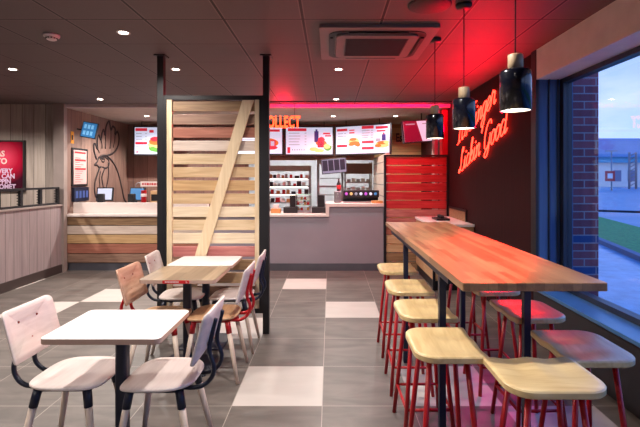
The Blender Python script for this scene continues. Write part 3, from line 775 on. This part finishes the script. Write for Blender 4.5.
for i, (q) in enumerate([[(160, 168), (166, 185)], [(174, 128), (178, 165)], [(192, 108), (192, 165)], [(216, 85), (212, 165)], [(234, 105), (226, 160)]]): stroke('comb_line', [q[0], ((q[0][0]+q[1][0])/2+2, (q[0][1]+q[1][1])/2), q[1]], .009)
stroke('beak_line', [(163, 205), (158, 220), (146, 234), (158, 236), (166, 244), (176, 242)], .013)
stroke('eye_line', [(176, 215), (182, 208), (190, 213), (184, 222)], .009, True)
stroke('head_line', [(170, 210), (185, 200), (205, 212), (208, 235), (196, 248), (180, 244)], .011)
stroke('wattle_line', [(168, 246), (160, 270), (150, 300), (147, 345), (158, 380), (185, 398)], .014)
stroke('wattle_line', [(190, 250), (178, 285), (184, 330), (192, 350), (198, 325), (206, 275), (205, 225)], .012)
stroke('neck_line', [(200, 196), (225, 222), (245, 262), (260, 320), (272, 375), (282, 398)], .016)
stroke('neck_line', [(172, 260), (168, 300), (172, 350), (190, 390)], .008)
t = thing('yellow_sticker', 'small yellow warning sticker high on the left recess wall', 'sticker', (-4.328, 7.22, 2.1))
pbox('label', (0, .004, -.04, .04, 0, .2), M['yellow'], t); pbox('symbol', (.004, .006, -.02, .02, .06, .14), M['ink'], t)
t = thing('framed_menu', 'black framed price list with red headings left of the rooster', 'framed menu', (-4.33, 7.42, 1.38))
b = BM(); box(b, 0, .02, -.23, .23, 0, .65); obj('frame', b, M['black'], t, .003)
pbox('price_sheet', (.02, .023, -.19, .19, .035, .615), plain('pinkish_paper', rgb(214, 176, 172), .6), t)
b = BM()
for z_ in (.56, .43, .28): box(b, .023, .025, -.16, .16, z_, z_+.03)
for k in range(12): box(b, .023, .0245, -.15, -.15+random.uniform(.12, .24), .07+k*.037, .078+k*.037)
obj('red_headings', b, M['red_ink'], t)
t = thing('wall_keypad_panel', 'dark bluish control panel below the framed price list', 'control panel', (-4.33, 7.42, 1.12))
b = BM(); box(b, 0, .05, -.22, .22, -.0, .24); obj('housing', b, M['navy'], t, .004)
b = BM()
for k in range(4): box(b, .05, .054, -.18+k*.1, -.12+k*.1, .06, .18)
obj('lit_keys', b, emit('dim_blue_keys', rgb(70, 90, 150), .5), t)
# hanging tilted monitor
t = thing('order_monitor', 'small tilted blue order monitor high above the framed price list', 'monitor', (-4.08, 7.3, 2.33))
rt = Matrix.Rotation(R(10), 3, 'Y') @ Matrix.Rotation(R(-6), 3, 'X')
b = BM(); box(b, -.13, .13, -.02, .02, -.135, .135, rot=rt); obj('casing', b, M['dark_plastic'], t, .004)
b = BM(); box(b, -.118, .118, -.024, -.02, -.122, .122, rot=rt); obj('display', b, M['s_cyan'], t)
b = BM()
for q in range(6):
    xx = -.09+.06*(q % 3); zz = .02 if q < 3 else -.09
    box(b, xx, xx+.04, -.026, -.024, zz, zz+.07, rot=rt)
obj('order_tickets', b, emit('ticket_blue', rgb(120, 180, 220), .7), t)
b = BM(); tube(b, [(-.1, .02, 0), (-.24, .05, .03)], .012, 6); obj('bracket', b, M['black'], t)

# ================================================================ menu boards
def menu_board(loc, rz, w_, h_, label, style):
    t = thing('menu_board', label, 'menu screen', loc, rz, 'menu screens above the counter')
    b = BM(); box(b, -w_/2, w_/2, 0, .05, -h_/2, h_/2); obj('casing', b, M['dark_plastic'], t, .004)
    iw, ih = w_/2-.03, h_/2-.03
    b = BM(); box(b, -iw, iw, -.003, 0, -ih, ih); d = obj('display', b, M['screen'], t)
    mats = [M['s_red'], M['s_grey'], M['s_orange'], M['s_yellow'], M['s_green'], M['s_blue'], M['screen']]
    b = BM(); yv = [-.004]
    def rect(x0, x1, z0, z1, mi): box(b, x0*iw*2-iw, x1*iw*2-iw, yv[0]-.0012, yv[0], z0*ih*2-ih, z1*ih*2-ih, mi)
    def blob(cx, cz, rx, rz_, mi, n=14):
        yv[0] -= .0006
        vs = [b.verts.new(((cx+rx*math.cos(2*PI*k/n)*random.uniform(.88, 1.08))*iw*2-iw, yv[0], (cz+rz_*math.sin(2*PI*k/n)*random.uniform(.88, 1.08))*ih*2-ih)) for k in range(n)]
        f = b.faces.new(vs); f.material_index = mi
        e2 = bmesh.ops.extrude_face_region(b, geom=[f]); bmesh.ops.translate(b, vec=(0, .0004, 0), verts=[v for v in e2['geom'] if isinstance(v, bmesh.types.BMVert)])
    def lines(x0, x1, z0, z1, k):
        for i in range(k):
            zz = z1-(z1-z0)*(i+.5)/k
            rect(x0, x0+(x1-x0)*random.uniform(.5, .72), zz-.012, zz+.012, 1); rect(x1-.04, x1, zz-.012, zz+.012, 1)
    if style == 'left':
        rect(.02, .34, .86, .97, 0); rect(.02, .34, .36, .45, 0); lines(.04, .33, .5, .82, 3); lines(.04, .33, .05, .32, 3); rect(.4, .52, .8, .9, 0); rect(.04, .09, .05, .1, 0)
        blob(.56, .24, .19, .17, 4); blob(.54, .36, .18, .16, 3); blob(.55, .45, .17, .12, 2); blob(.56, .56, .15, .09, 0); blob(.5, .2, .1, .08, 4)
    elif style == 'mid':
        rect(.04, .44, .86, .97, 0); lines(.06, .44, .3, .84, 5); rect(.03, .09, .04, .26, 0)
        for q in range(6): rect(.13+q*.05, .15+q*.05, .14, .19, 1)
        rect(.61, .7, .45, .86, 5); rect(.635, .675, .86, .93, 5); blob(.65, .66, .035, .08, 0)
        blob(.76, .42, .13, .1, 2); blob(.76, .55, .08, .09, 0); rect(.68, .82, .25, .5, 0); rect(.72, .78, .27, .47, 6)
        blob(.6, .18, .1, .08, 3); blob(.72, .13, .11, .07, 3); blob(.9, .24, .09, .12, 4); blob(.88, .3, .07, .09, 3); rect(.8, .95, .74, .8, 0); rect(.84, .97, .66, .71, 0)
    elif style == 'right':
        rect(.02, .22, .84, .93, 0); rect(.02, .22, .25, .34, 0); lines(.04, .2, .4, .8, 4); lines(.04, .2, .04, .22, 2)
        rect(.26, .36, .84, .88, 0); rect(.26, .36, .74, .79, 0)
        blob(.35, .45, .11, .13, 3); blob(.36, .38, .1, .08, 2); blob(.3, .33, .06, .05, 2); blob(.42, .32, .05, .07, 2); blob(.33, .52, .07, .06, 2)
        rect(.5, .72, .88, .99, 0); lines(.5, .71, .52, .86, 4); rect(.5, .72, .36, .45, 0); rect(.5, .72, .14, .23, 0)
        rect(.76, .98, .86, .95, 0); rect(.78, .94, .76, .81, 0); rect(.87, .94, .44, .66, 5); rect(.89, .92, .66, .72, 0); rect(.76, .84, .42, .52, 1)
        blob(.87, .3, .13, .12, 3); blob(.88, .36, .1, .06, 2); blob(.8, .26, .06, .06, 2); blob(.95, .38, .05, .06, 3)
    else:
        rect(.05, .95, .84, .93, 0); lines(.05, .6, .3, .8, 5); blob(.78, .42, .14, .16, 2); rect(.72, .86, .28, .52, 0); rect(.75, .83, .3, .48, 6); blob(.74, .24, .16, .09, 0); blob(.62, .3, .06, .08, 2)
    obj('menu_picture', b, mats, d)
    b = BM(); tube(b, [(-w_*.3, .03, h_/2-.02), (-w_*.3, .03, 2.665-loc[2])], .008, 6); tube(b, [(w_*.3, .03, h_/2-.02), (w_*.3, .03, 2.665-loc[2])], .008, 6)
    obj('ceiling_hanger', b, M['black'], t)
    return t
BY = 8.7
menu_board((-3.58, BY, 2.275), .0, .80, .60, 'lit menu screen with a burger picture in the left recess', 'left')
menu_board((-1.43, BY, 2.275), .0, .98, .59, 'lit menu screen partly hidden behind the right black post', 'bucket')
menu_board((-.42, BY, 2.272), 0, 1.0, .60, 'middle lit menu screen with a dark bottle and red bucket, under COLLECT', 'mid')
menu_board((.625, 8.425, 2.272), R(-27.4), 1.19, .60, 'rightmost lit menu screen, angled, with burger pictures', 'right')
# the hidden board in line behind the timber screen
# tilted maroon/white screen
t = thing('promotion_screen', 'tilted screen half maroon and half pale, hanging above the red-lit slats', 'screen', (1.62, 7.6, 2.35))
rt = Matrix.Rotation(R(-5), 3, 'Y') @ Matrix.Rotation(R(14), 3, 'Z')
b = BM(); box(b, -.36, .36, 0, .05, -.2, .2, rot=rt); obj('casing', b, M['dark_plastic'], t, .004)
b = BM(); box(b, -.34, .34, -.004, 0, -.18, .18, rot=rt); d = obj('display', b, M['screen'], t)
b = BM()
vs = [b.verts.new(rt @ Vector(p_)) for p_ in ((-.34, -.006, -.18), (.0, -.006, -.18), (-.09, -.006, .18), (-.34, -.006, .18))]
b.faces.new(vs); e2 = bmesh.ops.extrude_face_region(b, geom=b.faces[:]); bmesh.ops.translate(b, vec=(0, .001, 0), verts=[v for v in e2['geom'] if isinstance(v, bmesh.types.BMVert)])
obj('maroon_half', b, M['s_maroon'], d)
b = BM(); box(b, -.3, -.12, -.008, -.0065, .12, .14, rot=rt); box(b, .02, .2, -.008, -.0065, .12, .14, rot=rt); obj('caption', b, M['s_grey'], d)
b = BM(); tube(b, [(0, .03, .15), (0, .03, .32)], .012, 6); obj('hanger', b, M['black'], t)
t = thing('wall_lettering', 'black letters Es on the tan board wall beside the right menu screen', 'lettering', (1.405, 9.19, 2.30))
text_obj('letters', 'Es', .25, M['ink'], t, (0, 0, 0), 0, .62, .006, .004)

# ================================================================ red-lit slatted screen (right)
t = thing('red_slatted_screen', 'slatted timber screen washed in red light beside the condiment unit', 'screen', (0, 7.03, 0))
pbox('frame_post', (.885, .92, -.0, .06, 0, 1.90), M['black'], t)
pbox('frame_post', (1.91, 1.945, -.0, .06, 0, 1.90), M['black'], t)
pbox('frame_rail', (.92, 1.91, 0, .06, 1.868, 1.90), M['black'], t)
z = 1.862
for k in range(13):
    c = ['painted_redlight', 'painted_redlight', 'painted_redlight', 'painted_redlight', 'painted_redlight', 'painted_redlight', 'pink', 'pink', 'reddish', 'tan', 'tan', 'brown', 'brown', 'brown'][k]
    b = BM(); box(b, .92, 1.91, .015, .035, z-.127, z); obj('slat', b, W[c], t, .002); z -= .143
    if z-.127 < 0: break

# ================================================================ condiment unit
t = thing('condiment_unit', 'low tan condiment unit with white top against the right wall', 'cabinet', (1.40, 5.80, 0))
pbox('plinth', (.02, .54, .02, 1.2, 0, .13), M['black'], t)
pbox('carcass', (0, .545, 0, 1.2, .13, .86), wood('unit_tan', rgb(176, 140, 102), rgb(200, 166, 126), 'Y'), t, .003)
pbox('corner_post', (-.012, .02, -.012, .02, 0, .86), M['black'], t)
pbox('worktop', (-.02, .545, -.02, 1.2, .86, .895), M['white'], t, .003)
pbox('door', (.04, .52, -.016, 0, .16, .84), wood('unit_tan_door', rgb(176, 140, 102), rgb(200, 166, 126), 'X'), t, .002)
t = thing('sauce_tray', 'small dark tray on the white top of the condiment unit', 'tray', (1.66, 6.45, .895))
b = BM(); slab(b, rrect(-.1, .1, -.16, .16, [.02]*4, 4), 0, .03); obj('tray', b, M['dark_plastic'], t)
b = BM()
for k in range(3): lathe(b, [(0, .03), (.025, .03), (.028, .07), (0, .075)], (-.0, -.09+k*.09, 0), 12)
obj('pots', b, M['dark_plastic'], t)
t = thing('splashback', 'black framed brown splashback panel on the wall behind the condiment unit', 'panel', (1.95, 6.1, .895))
b = BM(); box(b, -.025, 0, 0, .03, -.02, .17); box(b, -.025, 0, .03, .9, .14, .17); box(b, -.025, 0, .87, .9, 0, .14); obj('frame', b, M['black'], t)
pbox('panel', (-.018, 0, .03, .87, 0, .14), W['brown'], t)

# ================================================================ left: frame rail and poster
t = thing('partition_rail', 'black open box frame standing along the top of the grey partition', 'rail', (-4.37, 6.9, 1.10))
b = BM(); box(b, -.01, .03, -5.2, 0, 0, .03); box(b, -.01, .03, -5.2, 0, .245, .275); obj('rail', b, M['black'], t)
for k in range(13):
    y = -.045-k*.41
    b = BM(); box(b, -.01, .03, y, y+.045, .03, .245)
    for q in range(5):
        box(b, -.02, .03, y-.012, y, .045+q*.04, .062+q*.04)
    obj('divider', b, M['black'], t)
t = thing('poster', 'red and black framed slogan poster on the left grey board wall', 'poster', (-5.5, 6.98, 1.30))
pbox('frame', (-.55, .55, -.02, .02, 0, .83), M['black'], t, .003)
def poster_mat():
    m, n, b_ = new_mat('poster_print')
    tcn = n.nodes.new('ShaderNodeTexCoord'); mp = n.nodes.new('ShaderNodeMapping'); mp.inputs['Location'].default_value = (-.2, 0, -.56); mp.vector_type = 'POINT'
    n.links.new(tcn.outputs['Object'], mp.inputs[0])
    g = n.nodes.new('ShaderNodeTexGradient'); g.gradient_type = 'SPHERICAL'; m2 = n.nodes.new('ShaderNodeMapping'); m2.inputs['Scale'].default_value = (2.2, 2.2, 2.2); n.links.new(mp.outputs[0], m2.inputs[0]); n.links.new(m2.outputs[0], g.inputs[0])
    r = n.nodes.new('ShaderNodeValToRGB'); r.color_ramp.elements[0].color = rgb(58, 8, 30); r.color_ramp.elements[1].color = rgb(240, 80, 110)
    a = r.color_ramp.elements.new(.4); a.color = rgb(176, 16, 50)
    n.links.new(g.outputs[0], r.inputs[0]); n.links.new(r.outputs[0], b_.inputs['Base Color']); b_.inputs['Roughness'].default_value = .25; return m
ps = pbox('print', (-.525, .525, -.023, -.02, .025, .805), poster_mat(), t)
M['poster_ink'] = plain('poster_lilac', rgb(204, 178, 206), .4)
M['poster_white'] = plain('poster_cream', rgb(238, 214, 206), .4)
for s_, sz, x0_, z_, m_ in [('AS', .13, .10, .57, 'poster_white'), ('TO', .13, .10, .45, 'poster_white'), ('EVERY', .105, .08, .30, 'poster_ink'), ('LE CAN', .105, .06, .215, 'poster_ink'), ('STEPPIN', .105, -.02, .13, 'poster_ink'), ('SOMET', .105, .1, .045, 'poster_ink')]:
    text_obj('slogan_line', s_, sz, M[m_], ps, (x0_, -.024, z_), 0, .95, .004, .001)
# ================================================================ kitchen behind the hatch
def kbox(name, label, cat, dims, m, group=None, bevel=.003):
    x0, x1, y0, y1, z0, z1 = dims
    b = BM(); box(b, -(x1-x0)/2, (x1-x0)/2, -(y1-y0)/2, (y1-y0)/2, 0, z1-z0); o = obj(name, b, m, None, bevel)
    o.location = ((x0+x1)/2, (y0+y1)/2, z0); return tag(o, label, cat, group)
# warming shelves
t = thing('warming_shelf_rack', 'tall steel warming rack with lit shelves behind the low counter', 'shelf rack', (-.98, 9.75, 0))
b = BM()
for x in (-.6, .52):
    for y in (0, .35): box(b, x-.02, x+.02, y-.02, y+.02, 0, 1.72)
obj('uprights', b, M['steel'], t)
SHZ = [.95, 1.14, 1.32, 1.50]
for z_ in SHZ: pbox('shelf', (-.62, .54, -.02, .38, z_, z_+.02), M['steel'], t)
pbox('canopy', (-.62, .54, -.04, .4, 1.68, 1.8), plain('warm_canopy', rgb(186, 168, 158), .5), t)
b = BM()
for z_ in SHZ[1:]: box(b, -.55, .47, .1, .13, z_-.012, z_-.002)
obj('shelf_lamps', b, emit('shelf_glow', (1, .88, .76, 1), 5), t)
pbox('price_rails', (-.6, .5, -.026, -.02, 1.32, 1.345), M['dark_plastic'], t)
fm = [M['red_lacquer'], M['paper'], M['tan_box'], M['dark_plastic'], M['steel'], M['navy']]
first = {}
for zi, z_ in enumerate(SHZ):
    x = -1.52
    while x < -.52:
        k = random.randrange(6); wv = random.uniform(.05, .1); hv = random.uniform(.05, .11)
        kbox('food_carton', 'small food carton standing on the lit warming rack', 'carton', (x, x+wv, 9.76, 9.86, z_+.02, z_+.02+hv), fm[k], 'food cartons on the warming rack')
        x += wv+random.uniform(.01, .07)
# stainless pass-through oven / doors
t = thing('holding_cabinet', 'steel framed glass door cabinet in the kitchen behind the dispenser', 'cabinet', (.03, 10.2, 0))
b = BM(); box(b, -.34, -.29, -.02, .5, 0, 1.95); box(b, .24, .29, -.02, .5, 0, 1.95); box(b, -.29, .24, -.02, .5, 1.85, 1.95); box(b, -.29, .24, 0, .03, 1.30, 1.34); box(b, -.34, .29, 0, .5, 0, .9); obj('frame', b, M['steel'], t, .003)
b = BM(); box(b, -.27, .22, .2, .44, 1.1, 1.12); box(b, -.27, .22, .2, .44, 1.5, 1.52); obj('inner_shelf', b, M['steel'], t)
t = thing('wire_shelf_rack', 'open rack with red brown canopy at the right side of the kitchen', 'shelf rack', (.66, 10.0, 0))
b = BM()
for x in (-.3, .3):
    for y in (0, .4): box(b, x-.015, x+.015, y-.015, y+.015, 0, 1.9)
obj('uprights', b, M['steel'], t)
for z_ in (1.0, 1.2, 1.4): pbox('shelf', (-.31, .31, -.02, .42, z_, z_+.025), M['steel'], t)
pbox('canopy', (-.32, .32, -.05, .44, 1.62, 1.86), plain('canopy_brown', rgb(120, 84, 80), .5), t)
for zi, z_ in enumerate((1.025, 1.225, 1.425)):
    for k in range(5):
        x = .40+k*.11
        kbox('storage_tub', 'small pale storage tub on the open kitchen rack', 'tub', (x, x+.08, 10.02, 10.14, z_, z_+.07+.02*(k % 2)), fm[(k+zi) % 2 + (1 if k % 3 else 4) - 1] if False else (M['paper'] if k % 2 else M['steel']), 'storage tubs on the open rack')
# kitchen monitor with four panes
t = thing('kitchen_monitor', 'tilted kitchen monitor showing four dark panes under the menu boards', 'monitor', (.08, 8.5, 1.76))
rt = Matrix.Rotation(R(-5), 3, 'Y')
b = BM(); box(b, -.25, .25, 0, .04, -.15, .15, rot=rt); obj('casing', b, M['dark_plastic'], t, .004)
b = BM(); box(b, -.235, .235, -.003, 0, -.135, .135, rot=rt); d = obj('display', b, emit('dim_grid', rgb(130, 134, 160), .35), t)
b = BM()
for k in range(4): box(b, -.225+k*.115, -.125+k*.115, -.005, -.003, -.09, .12, rot=rt)
obj('order_panes', b, M['s_dark'], d)
b = BM(); tube(b, [(.1, .04, .08), (.1, .3, .12), (.1, .68, .17)], .018, 6); obj('bracket', b, M['black'], t)
# drinks dispenser
t = thing('drinks_dispenser', 'dark drinks dispenser with a row of lit round buttons on the high counter', 'drinks dispenser', (.50, 7.35, 1.10))
pbox('body', (-.27, .34, 0, .22, .09, .21), M['dark_plastic'], t, .006)
pbox('base', (-.27, .34, 0, .22, 0, .02), M['steel'], t, .003)
pbox('rear_panel', (-.27, .34, .16, .22, .02, .09), M['dark_plastic'], t)
bc = [M['s_violet'], M['s_yellow'], M['s_grey'], M['screen'], M['s_violet'], M['screen'], M['s_cyan']]
for k in range(7):
    b = BM(); lathe(b, [(0, -.004), (.026, -.004), (.026, 0), (0, 0)], n=16)
    for v in b.verts: v.co = Vector((v.co.x-.22+k*.083, v.co.z, v.co.y+.15))
    o = obj('button', b, bc[k], t)
t = thing('tap_tower', 'grey dispenser tower beside the dark bottle', 'dispenser', (.13, 7.35, 1.10))
b = BM(); slab(b, rrect(-.06, .06, -.06, .06, [.02]*4, 4), 0, .2, bev=.01); obj('tower', b, M['steel'], t)
b = BM(); tube(b, [(0, -.05, .15), (0, -.11, .14), (0, -.11, .1)], .01, 8); obj('nozzle', b, M['steel'], t)
t = thing('sauce_bottle', 'dark bottle with red label standing on the grey tower', 'bottle', (.15, 7.35, 1.30))
b = BM(); lathe(b, [(0, 0), (.035, 0), (.037, .01), (.037, .12), (.02, .15), (.014, .18), (.014, .21), (0, .21)], n=16); obj('bottle', b, M['dark_plastic'], t)
b = BM(); lathe(b, [(.0375, .03), (.038, .03), (.038, .1), (.0375, .1)], n=16); obj('label', b, M['red_lacquer'], t)
kbox('cardboard_tray', 'small tan tray at the right end of the high counter', 'tray', (.70, .88, 7.15, 7.3, 1.10, 1.14), M['tan_box'])
# low counter items
def pos(x, label):
    t = thing('cash_register', label, 'till', (x, 7.4, .925), 0, 'black tills on the low counter')
    pbox('drawer', (-.12, .12, -.12, .12, 0, .1), M['dark_plastic'], t, .004)
    b = BM(); box(b, -.02, .1, -.03, .0, .1, .3); obj('rear_display', b, M['dark_plastic'], t, .004)
pos(-.67, 'black till left of the glass display case'); pos(-.19, 'black till right of the glass display case')
t = thing('display_case', 'small glass display case with greenish shelves on the low counter', 'display case', (-.43, 7.5, .925))
pbox('base', (-.16, .1, -.15, .15, 0, .04), M['steel'], t)
gm = plain('green_glass_edge', rgb(170, 214, 200), .15)
for z_ in (.12, .21, .30): pbox('glass_shelf', (-.16, .1, -.15, .15, z_, z_+.012), gm, t)
b = BM()
for x in (-.155, .095):
    for y in (-.145, .145): box(b, x-.005, x+.005, y-.005, y+.005, .04, .31)
obj('corner_posts', b, M['steel'], t)
k0 = 0
for z_ in (.132, .222, .04):
    for x in (-.12, -.06, 0, .05):
        kbox('wrapped_snack', 'small wrapped snack inside the glass display case', 'snack', (-.43+x-.02, -.43+x+.02, 7.42, 7.5, .925+z_, .925+z_+.045), [M['red_lacquer'], M['paper'], M['tan_box']][k0 % 3], 'snacks in the display case'); k0 += 1
kbox('takeaway_box', 'tan takeaway box at the left end of the low counter beside the black post', 'box', (-1.0, -.84, 7.25, 7.4, .925, 1.0), M['tan_box'])
kbox('paper_bag', 'small pale paper bag on top of the tan takeaway box', 'bag', (-.96, -.88, 7.28, 7.36, 1.0, 1.07), M['paper'])
# kitchen lights
for x, y in ((-1.2, 10.9), (.6, 10.9)):
    t = thing('kitchen_light_panel', 'bright white panel light in the kitchen ceiling', 'ceiling light', (x, y, 2.67), 0, 'kitchen ceiling lights')
    pbox('frame', (-.32, .32, -.62, .62, -.02, 0), M['detector'], t)
    pbox('diffuser', (-.29, .29, -.59, .59, -.024, -.02), emit('panel_white', (1, .97, .95, 1), 16), t)

# ================================================================ cafe tables
def cafe_table(name, label, x, y0, y1, mtop, H=.765, colw=.031, cx=-.02, cyo=.05):
    cy = (y0+y1)/2; cyc = min(cy+.0, cy)
    t = thing(name, label, 'table', (x, cy, 0), 0, None)
    hw = .285; hd = (y1-y0)/2
    b = BM(); slab(b, rrect(-hw, hw, -hd, hd, [.03]*4, 6), H-.028, H, mtop=0, mside=1, bev=.002); obj('tabletop', b, [mtop, M['edge_ply']], t)
    b = BM(); slab(b, rrect(cx-colw, cx+colw, cyo-colw, cyo+colw, [.018]*4, 5), .01, H-.03); obj('column', b, M['navy'], t)
    b = BM(); slab(b, rrect(-.2+cx, .2+cx, -.2+cyo, .2+cyo, [.02]*4, 5), 0, .012, bev=.003); obj('base_plate', b, M['navy'], t)
    b = BM(); box(b, -.16, .16, -.025, .025, H-.036, H-.028); box(b, -.025, .025, -.16, .16, H-.036, H-.028); obj('top_bracket', b, M['navy'], t)
    return t
cafe_table('cafe_table', 'white topped cafe table nearest the camera on the left', -1.085, 2.016, 2.465, M['white'])
tb = cafe_table('cafe_table', 'timber plank topped cafe table with a red label on its edge', -1.135, 3.18, 3.685, M['rustic'])
b = BM(); slab(b, rrect(-.10, .10, -.012, .012, [.006]*4, 4), 0, .003, bev=.001, mapf=lambda p: Vector((p.x-.005, -.2525-p.z, p.y+.751))); lb = obj('edge_label', b, M['red_lacquer'], tb); lb['label'] = 'red edge label'
b = BM()
for x_ in [-.085+q*.0115 for q in range(9)]: box(b, x_, x_+.009, -.2565, -.2555, .748, .755)
box(b, .07, .074, -.2565, -.2555, .746, .757); box(b, .07, .082, -.2565, -.2555, .744, .747); obj('label_print', b, M['paper'], lb)
cafe_table('cafe_table', 'white topped cafe table against the slatted timber screen', -1.13, 3.71, 4.165, M['white'])

# chairs --------------------------------------------------------------------
def make_chair():
    t = thing('dining_chair', '', 'chair', (0, 0, 0))
    # seat: faces +x
    out_ = []
    n = 40
    for k in range(n):
        a = 2*PI*k/n; c_, s_ = math.cos(a), math.sin(a); p_ = .55
        x = .19*abs(c_)**p_*(1 if c_ > 0 else -1); y = .195*abs(s_)**p_*(1 if s_ > 0 else -1)
        if x < 0: y *= 1-.12*(-x/.19)**2
        out_.append((x, y))
    zf = lambda x, y: .010*(abs(y)/.195)**2-.010*max(0, (x-.06)/.13)**2+.006*max(0, -(x+.05)/.14)
    b = BM(); slab(b, out_, .455, .47, zf, 4, bev=.004); obj('seat', b, M['wash'], t)
    # backrest: curved, leaning back
    def bmap(p):
        # p.x = across (-.195...195), p.y = up 0...26, p.z = thickness
        z = .585+p.y; lean = -.225-.07*(p.y/.26); bow = .035*(p.x/.195)**2
        return Vector((lean+bow-p.z, p.x, z))
    b = BM(); slab(b, rrect(-.19, .19, 0, .26, [.02, .02, .03, .03], 5), 0, .013, None, 4, bev=.003, mapf=bmap); bk = obj('backrest', b, M['wash'], t)
    for (yy, zz) in ((-.07, .18), (.07, .18), (0, .08)):
        b = BM(); c = bmap(Vector((yy, zz, 0)))
        tube(b, [c+Vector((-.001, 0, 0)), c+Vector((.004, 0, 0))], .006, 10); tube(b, [c+Vector((-.018, 0, 0)), c+Vector((-.013, 0, 0))], .006, 10)
        obj('bolt', b, M['copper'], bk)
    for s_ in (-1, 1):
        b = BM()
        pts = spline([(.06, s_*.075, .445), (-.12, s_*.085, .44), (-.22, s_*.085, .445), (-.275, s_*.08, .49), (-.285, s_*.078, .55), (-.262, s_*.076, .62), (-.272, s_*.072, .70), (-.292, s_*.07, .79)], 5)
        tube(b, pts, .012, 8); obj('back_support', b, M['navy'], t)
    b = BM(); slab(b, rrect(-.14, .14, -.14, .14, [.05]*4, 5), .436, .452, bev=.003); obj('seat_frame', b, M['navy'], t)
    for sx in (-1, 1):
        for sy in (-1, 1):
            top = Vector((sx*.125, sy*.13, .445)); ft = Vector((sx*.195-(.02 if sx < 0 else 0), sy*.185, 0)); md = top.lerp(ft, .19)
            b = BM(); tube(b, [top.lerp(ft, .18), top.lerp(ft, .6), ft], [.0185, .016, .0115], 12); lg = obj('leg', b, M['legwood'], t)
            b = BM(); tube(b, [top, md], [.0215, .021], 12); obj('leg_socket', b, M['navy'], lg)
    return t
chair = make_chair()
navy, redm = M['navy'].name, M['red_metal']
CG = 'plywood chairs at the cafe tables'
chair.location = (-1.362, 2.32, 0); chair.rotation_euler = (0, 0, 0); chair['group'] = CG
chair['label'] = 'whitewashed chair left of the nearest white table, at the left edge of the photo'
dup(chair, (-.887, 2.305, 0), PI, 'whitewashed chair with navy frame right of the nearest white table')
dup(chair, (-1.285, 3.315, 0), 0, 'chair with pinkish oak backrest and red frame left of the timber table', swap={navy: redm, ('backrest', M['wash'].name): M['pinkoak'], ('seat', M['wash'].name): M['oak']})
dup(chair, (-.895, 3.355, 0), PI, 'chair with oak seat and red frame right of the timber table', swap={navy: redm, ('seat', M['wash'].name): M['oak']})
dup(chair, (-1.335, 3.90, 0), .1, 'whitewashed chair left of the far white table beside the left post')
dup(chair, (-.885, 3.90, 0), PI+.02, 'whitewashed chair right of the far white table beside the right post')

# ================================================================ high table
t = thing('high_table', 'long oak butcher block high table on black steel legs', 'table', (.92, 3.26, 0))
b = BM(); slab(b, rrect(-.325, .325, -1.335, 1.335, [.006]*4, 2), 1.012, 1.05, bev=.003); obj('tabletop', b, M['butcher'], t)
for x in (-.295, .175):
    for y in (-.86, .29):
        b = BM(); box(b, x-.0185, x+.0185, y-.0185, y+.0185, 0, .975); obj('leg', b, M['navy'], t, .002)
b = BM()
for x in (-.295, .175): box(b, x-.0185, x+.0185, -1.05, 1.0, .975, 1.012)
for y in (-.86, .29): box(b, -.277, .157, y-.0185, y+.0185, .975, 1.012)
obj('steel_rail', b, M['navy'], t)

# stools ---------------------------------------------------------------------
def make_stool():
    t = thing('bar_stool', '', 'stool')
    out_ = rrect(-.16, .16, -.195, .195, [.095, .015, .015, .095], 10)
    # subdivide straight runs
    o2 = []
    for i, p_ in enumerate(out_):
        q = out_[(i+1) % len(out_)]; L_ = math.hypot(q[0]-p_[0], q[1]-p_[1]); k = max(1, int(L_/.02))
        for s in range(k): o2.append((p_[0]+(q[0]-p_[0])*s/k, p_[1]+(q[1]-p_[1])*s/k))
    def zf(x, y):
        e_ = max(0, min(1, (x+.11)/.16)); e_ = e_*e_*(3-2*e_)
        r_ = math.exp(-((abs(y)-.085)/.055)**2)
        rim = 1
        return -.009*r_*e_
    b = BM(); slab(b, o2, .70, .73, zf, 9, bev=.005); obj('seat', b, M['maple'], t)
    cs = {}
    for sx in (-1, 1):
        for sy in (-1, 1):
            top = Vector((sx*.085, sy*.10, .695)); ft = Vector((sx*.145, sy*.175, 0)); cs[(sx, sy)] = (top, ft)
            b = BM(); tube(b, [top, ft], .0125, 10); lg = obj('leg', b, M['red_metal'], t)
    b = BM()
    ps_ = [cs[k][0].lerp(cs[k][1], (.695-.19)/.695) for k in ((-1, -1), (1, -1), (1, 1), (-1, 1))]
    for i in range(4): tube(b, [ps_[i], ps_[(i+1) % 4]], .009, 8)
    obj('foot_rail', b, M['red_metal'], t)
    b = BM(); slab(b, rrect(-.1, .1, -.115, .115, [.02]*4, 3), .69, .697, bev=.001); obj('seat_plate', b, M['red_metal'], t)
    return t
st = make_stool(); SG = 'red legged bar stools round the high table'
st['group'] = SG; st.location = (.545, 2.085, 0); st['label'] = 'bar stool on the left side of the high table, nearest the camera'
dup(st, (.565, 2.62, 0), .02, 'bar stool on the left side of the high table, second from the camera')
dup(st, (.575, 3.17, 0), -.02, 'bar stool on the left side of the high table, third from the camera')
dup(st, (.590, 3.81, 0), .0, 'bar stool at the far end of the left side, next to the grey counter')
dup(st, (.868, 1.745, 0), PI/2, 'bar stool at the near short end of the high table, lowest in the photo')
dup(st, (1.20, 2.045, 0), PI, 'bar stool by the window, nearest the camera on the right side')
dup(st, (1.20, 2.61, 0), PI+.03, 'bar stool on the window side, second from the camera, lit pink')
dup(st, (1.19, 3.17, 0), PI, 'bar stool on the window side, third from the camera under the table edge')
dup(st, (1.20, 3.80, 0), PI, 'bar stool on the window side farthest from the camera, mostly hidden')
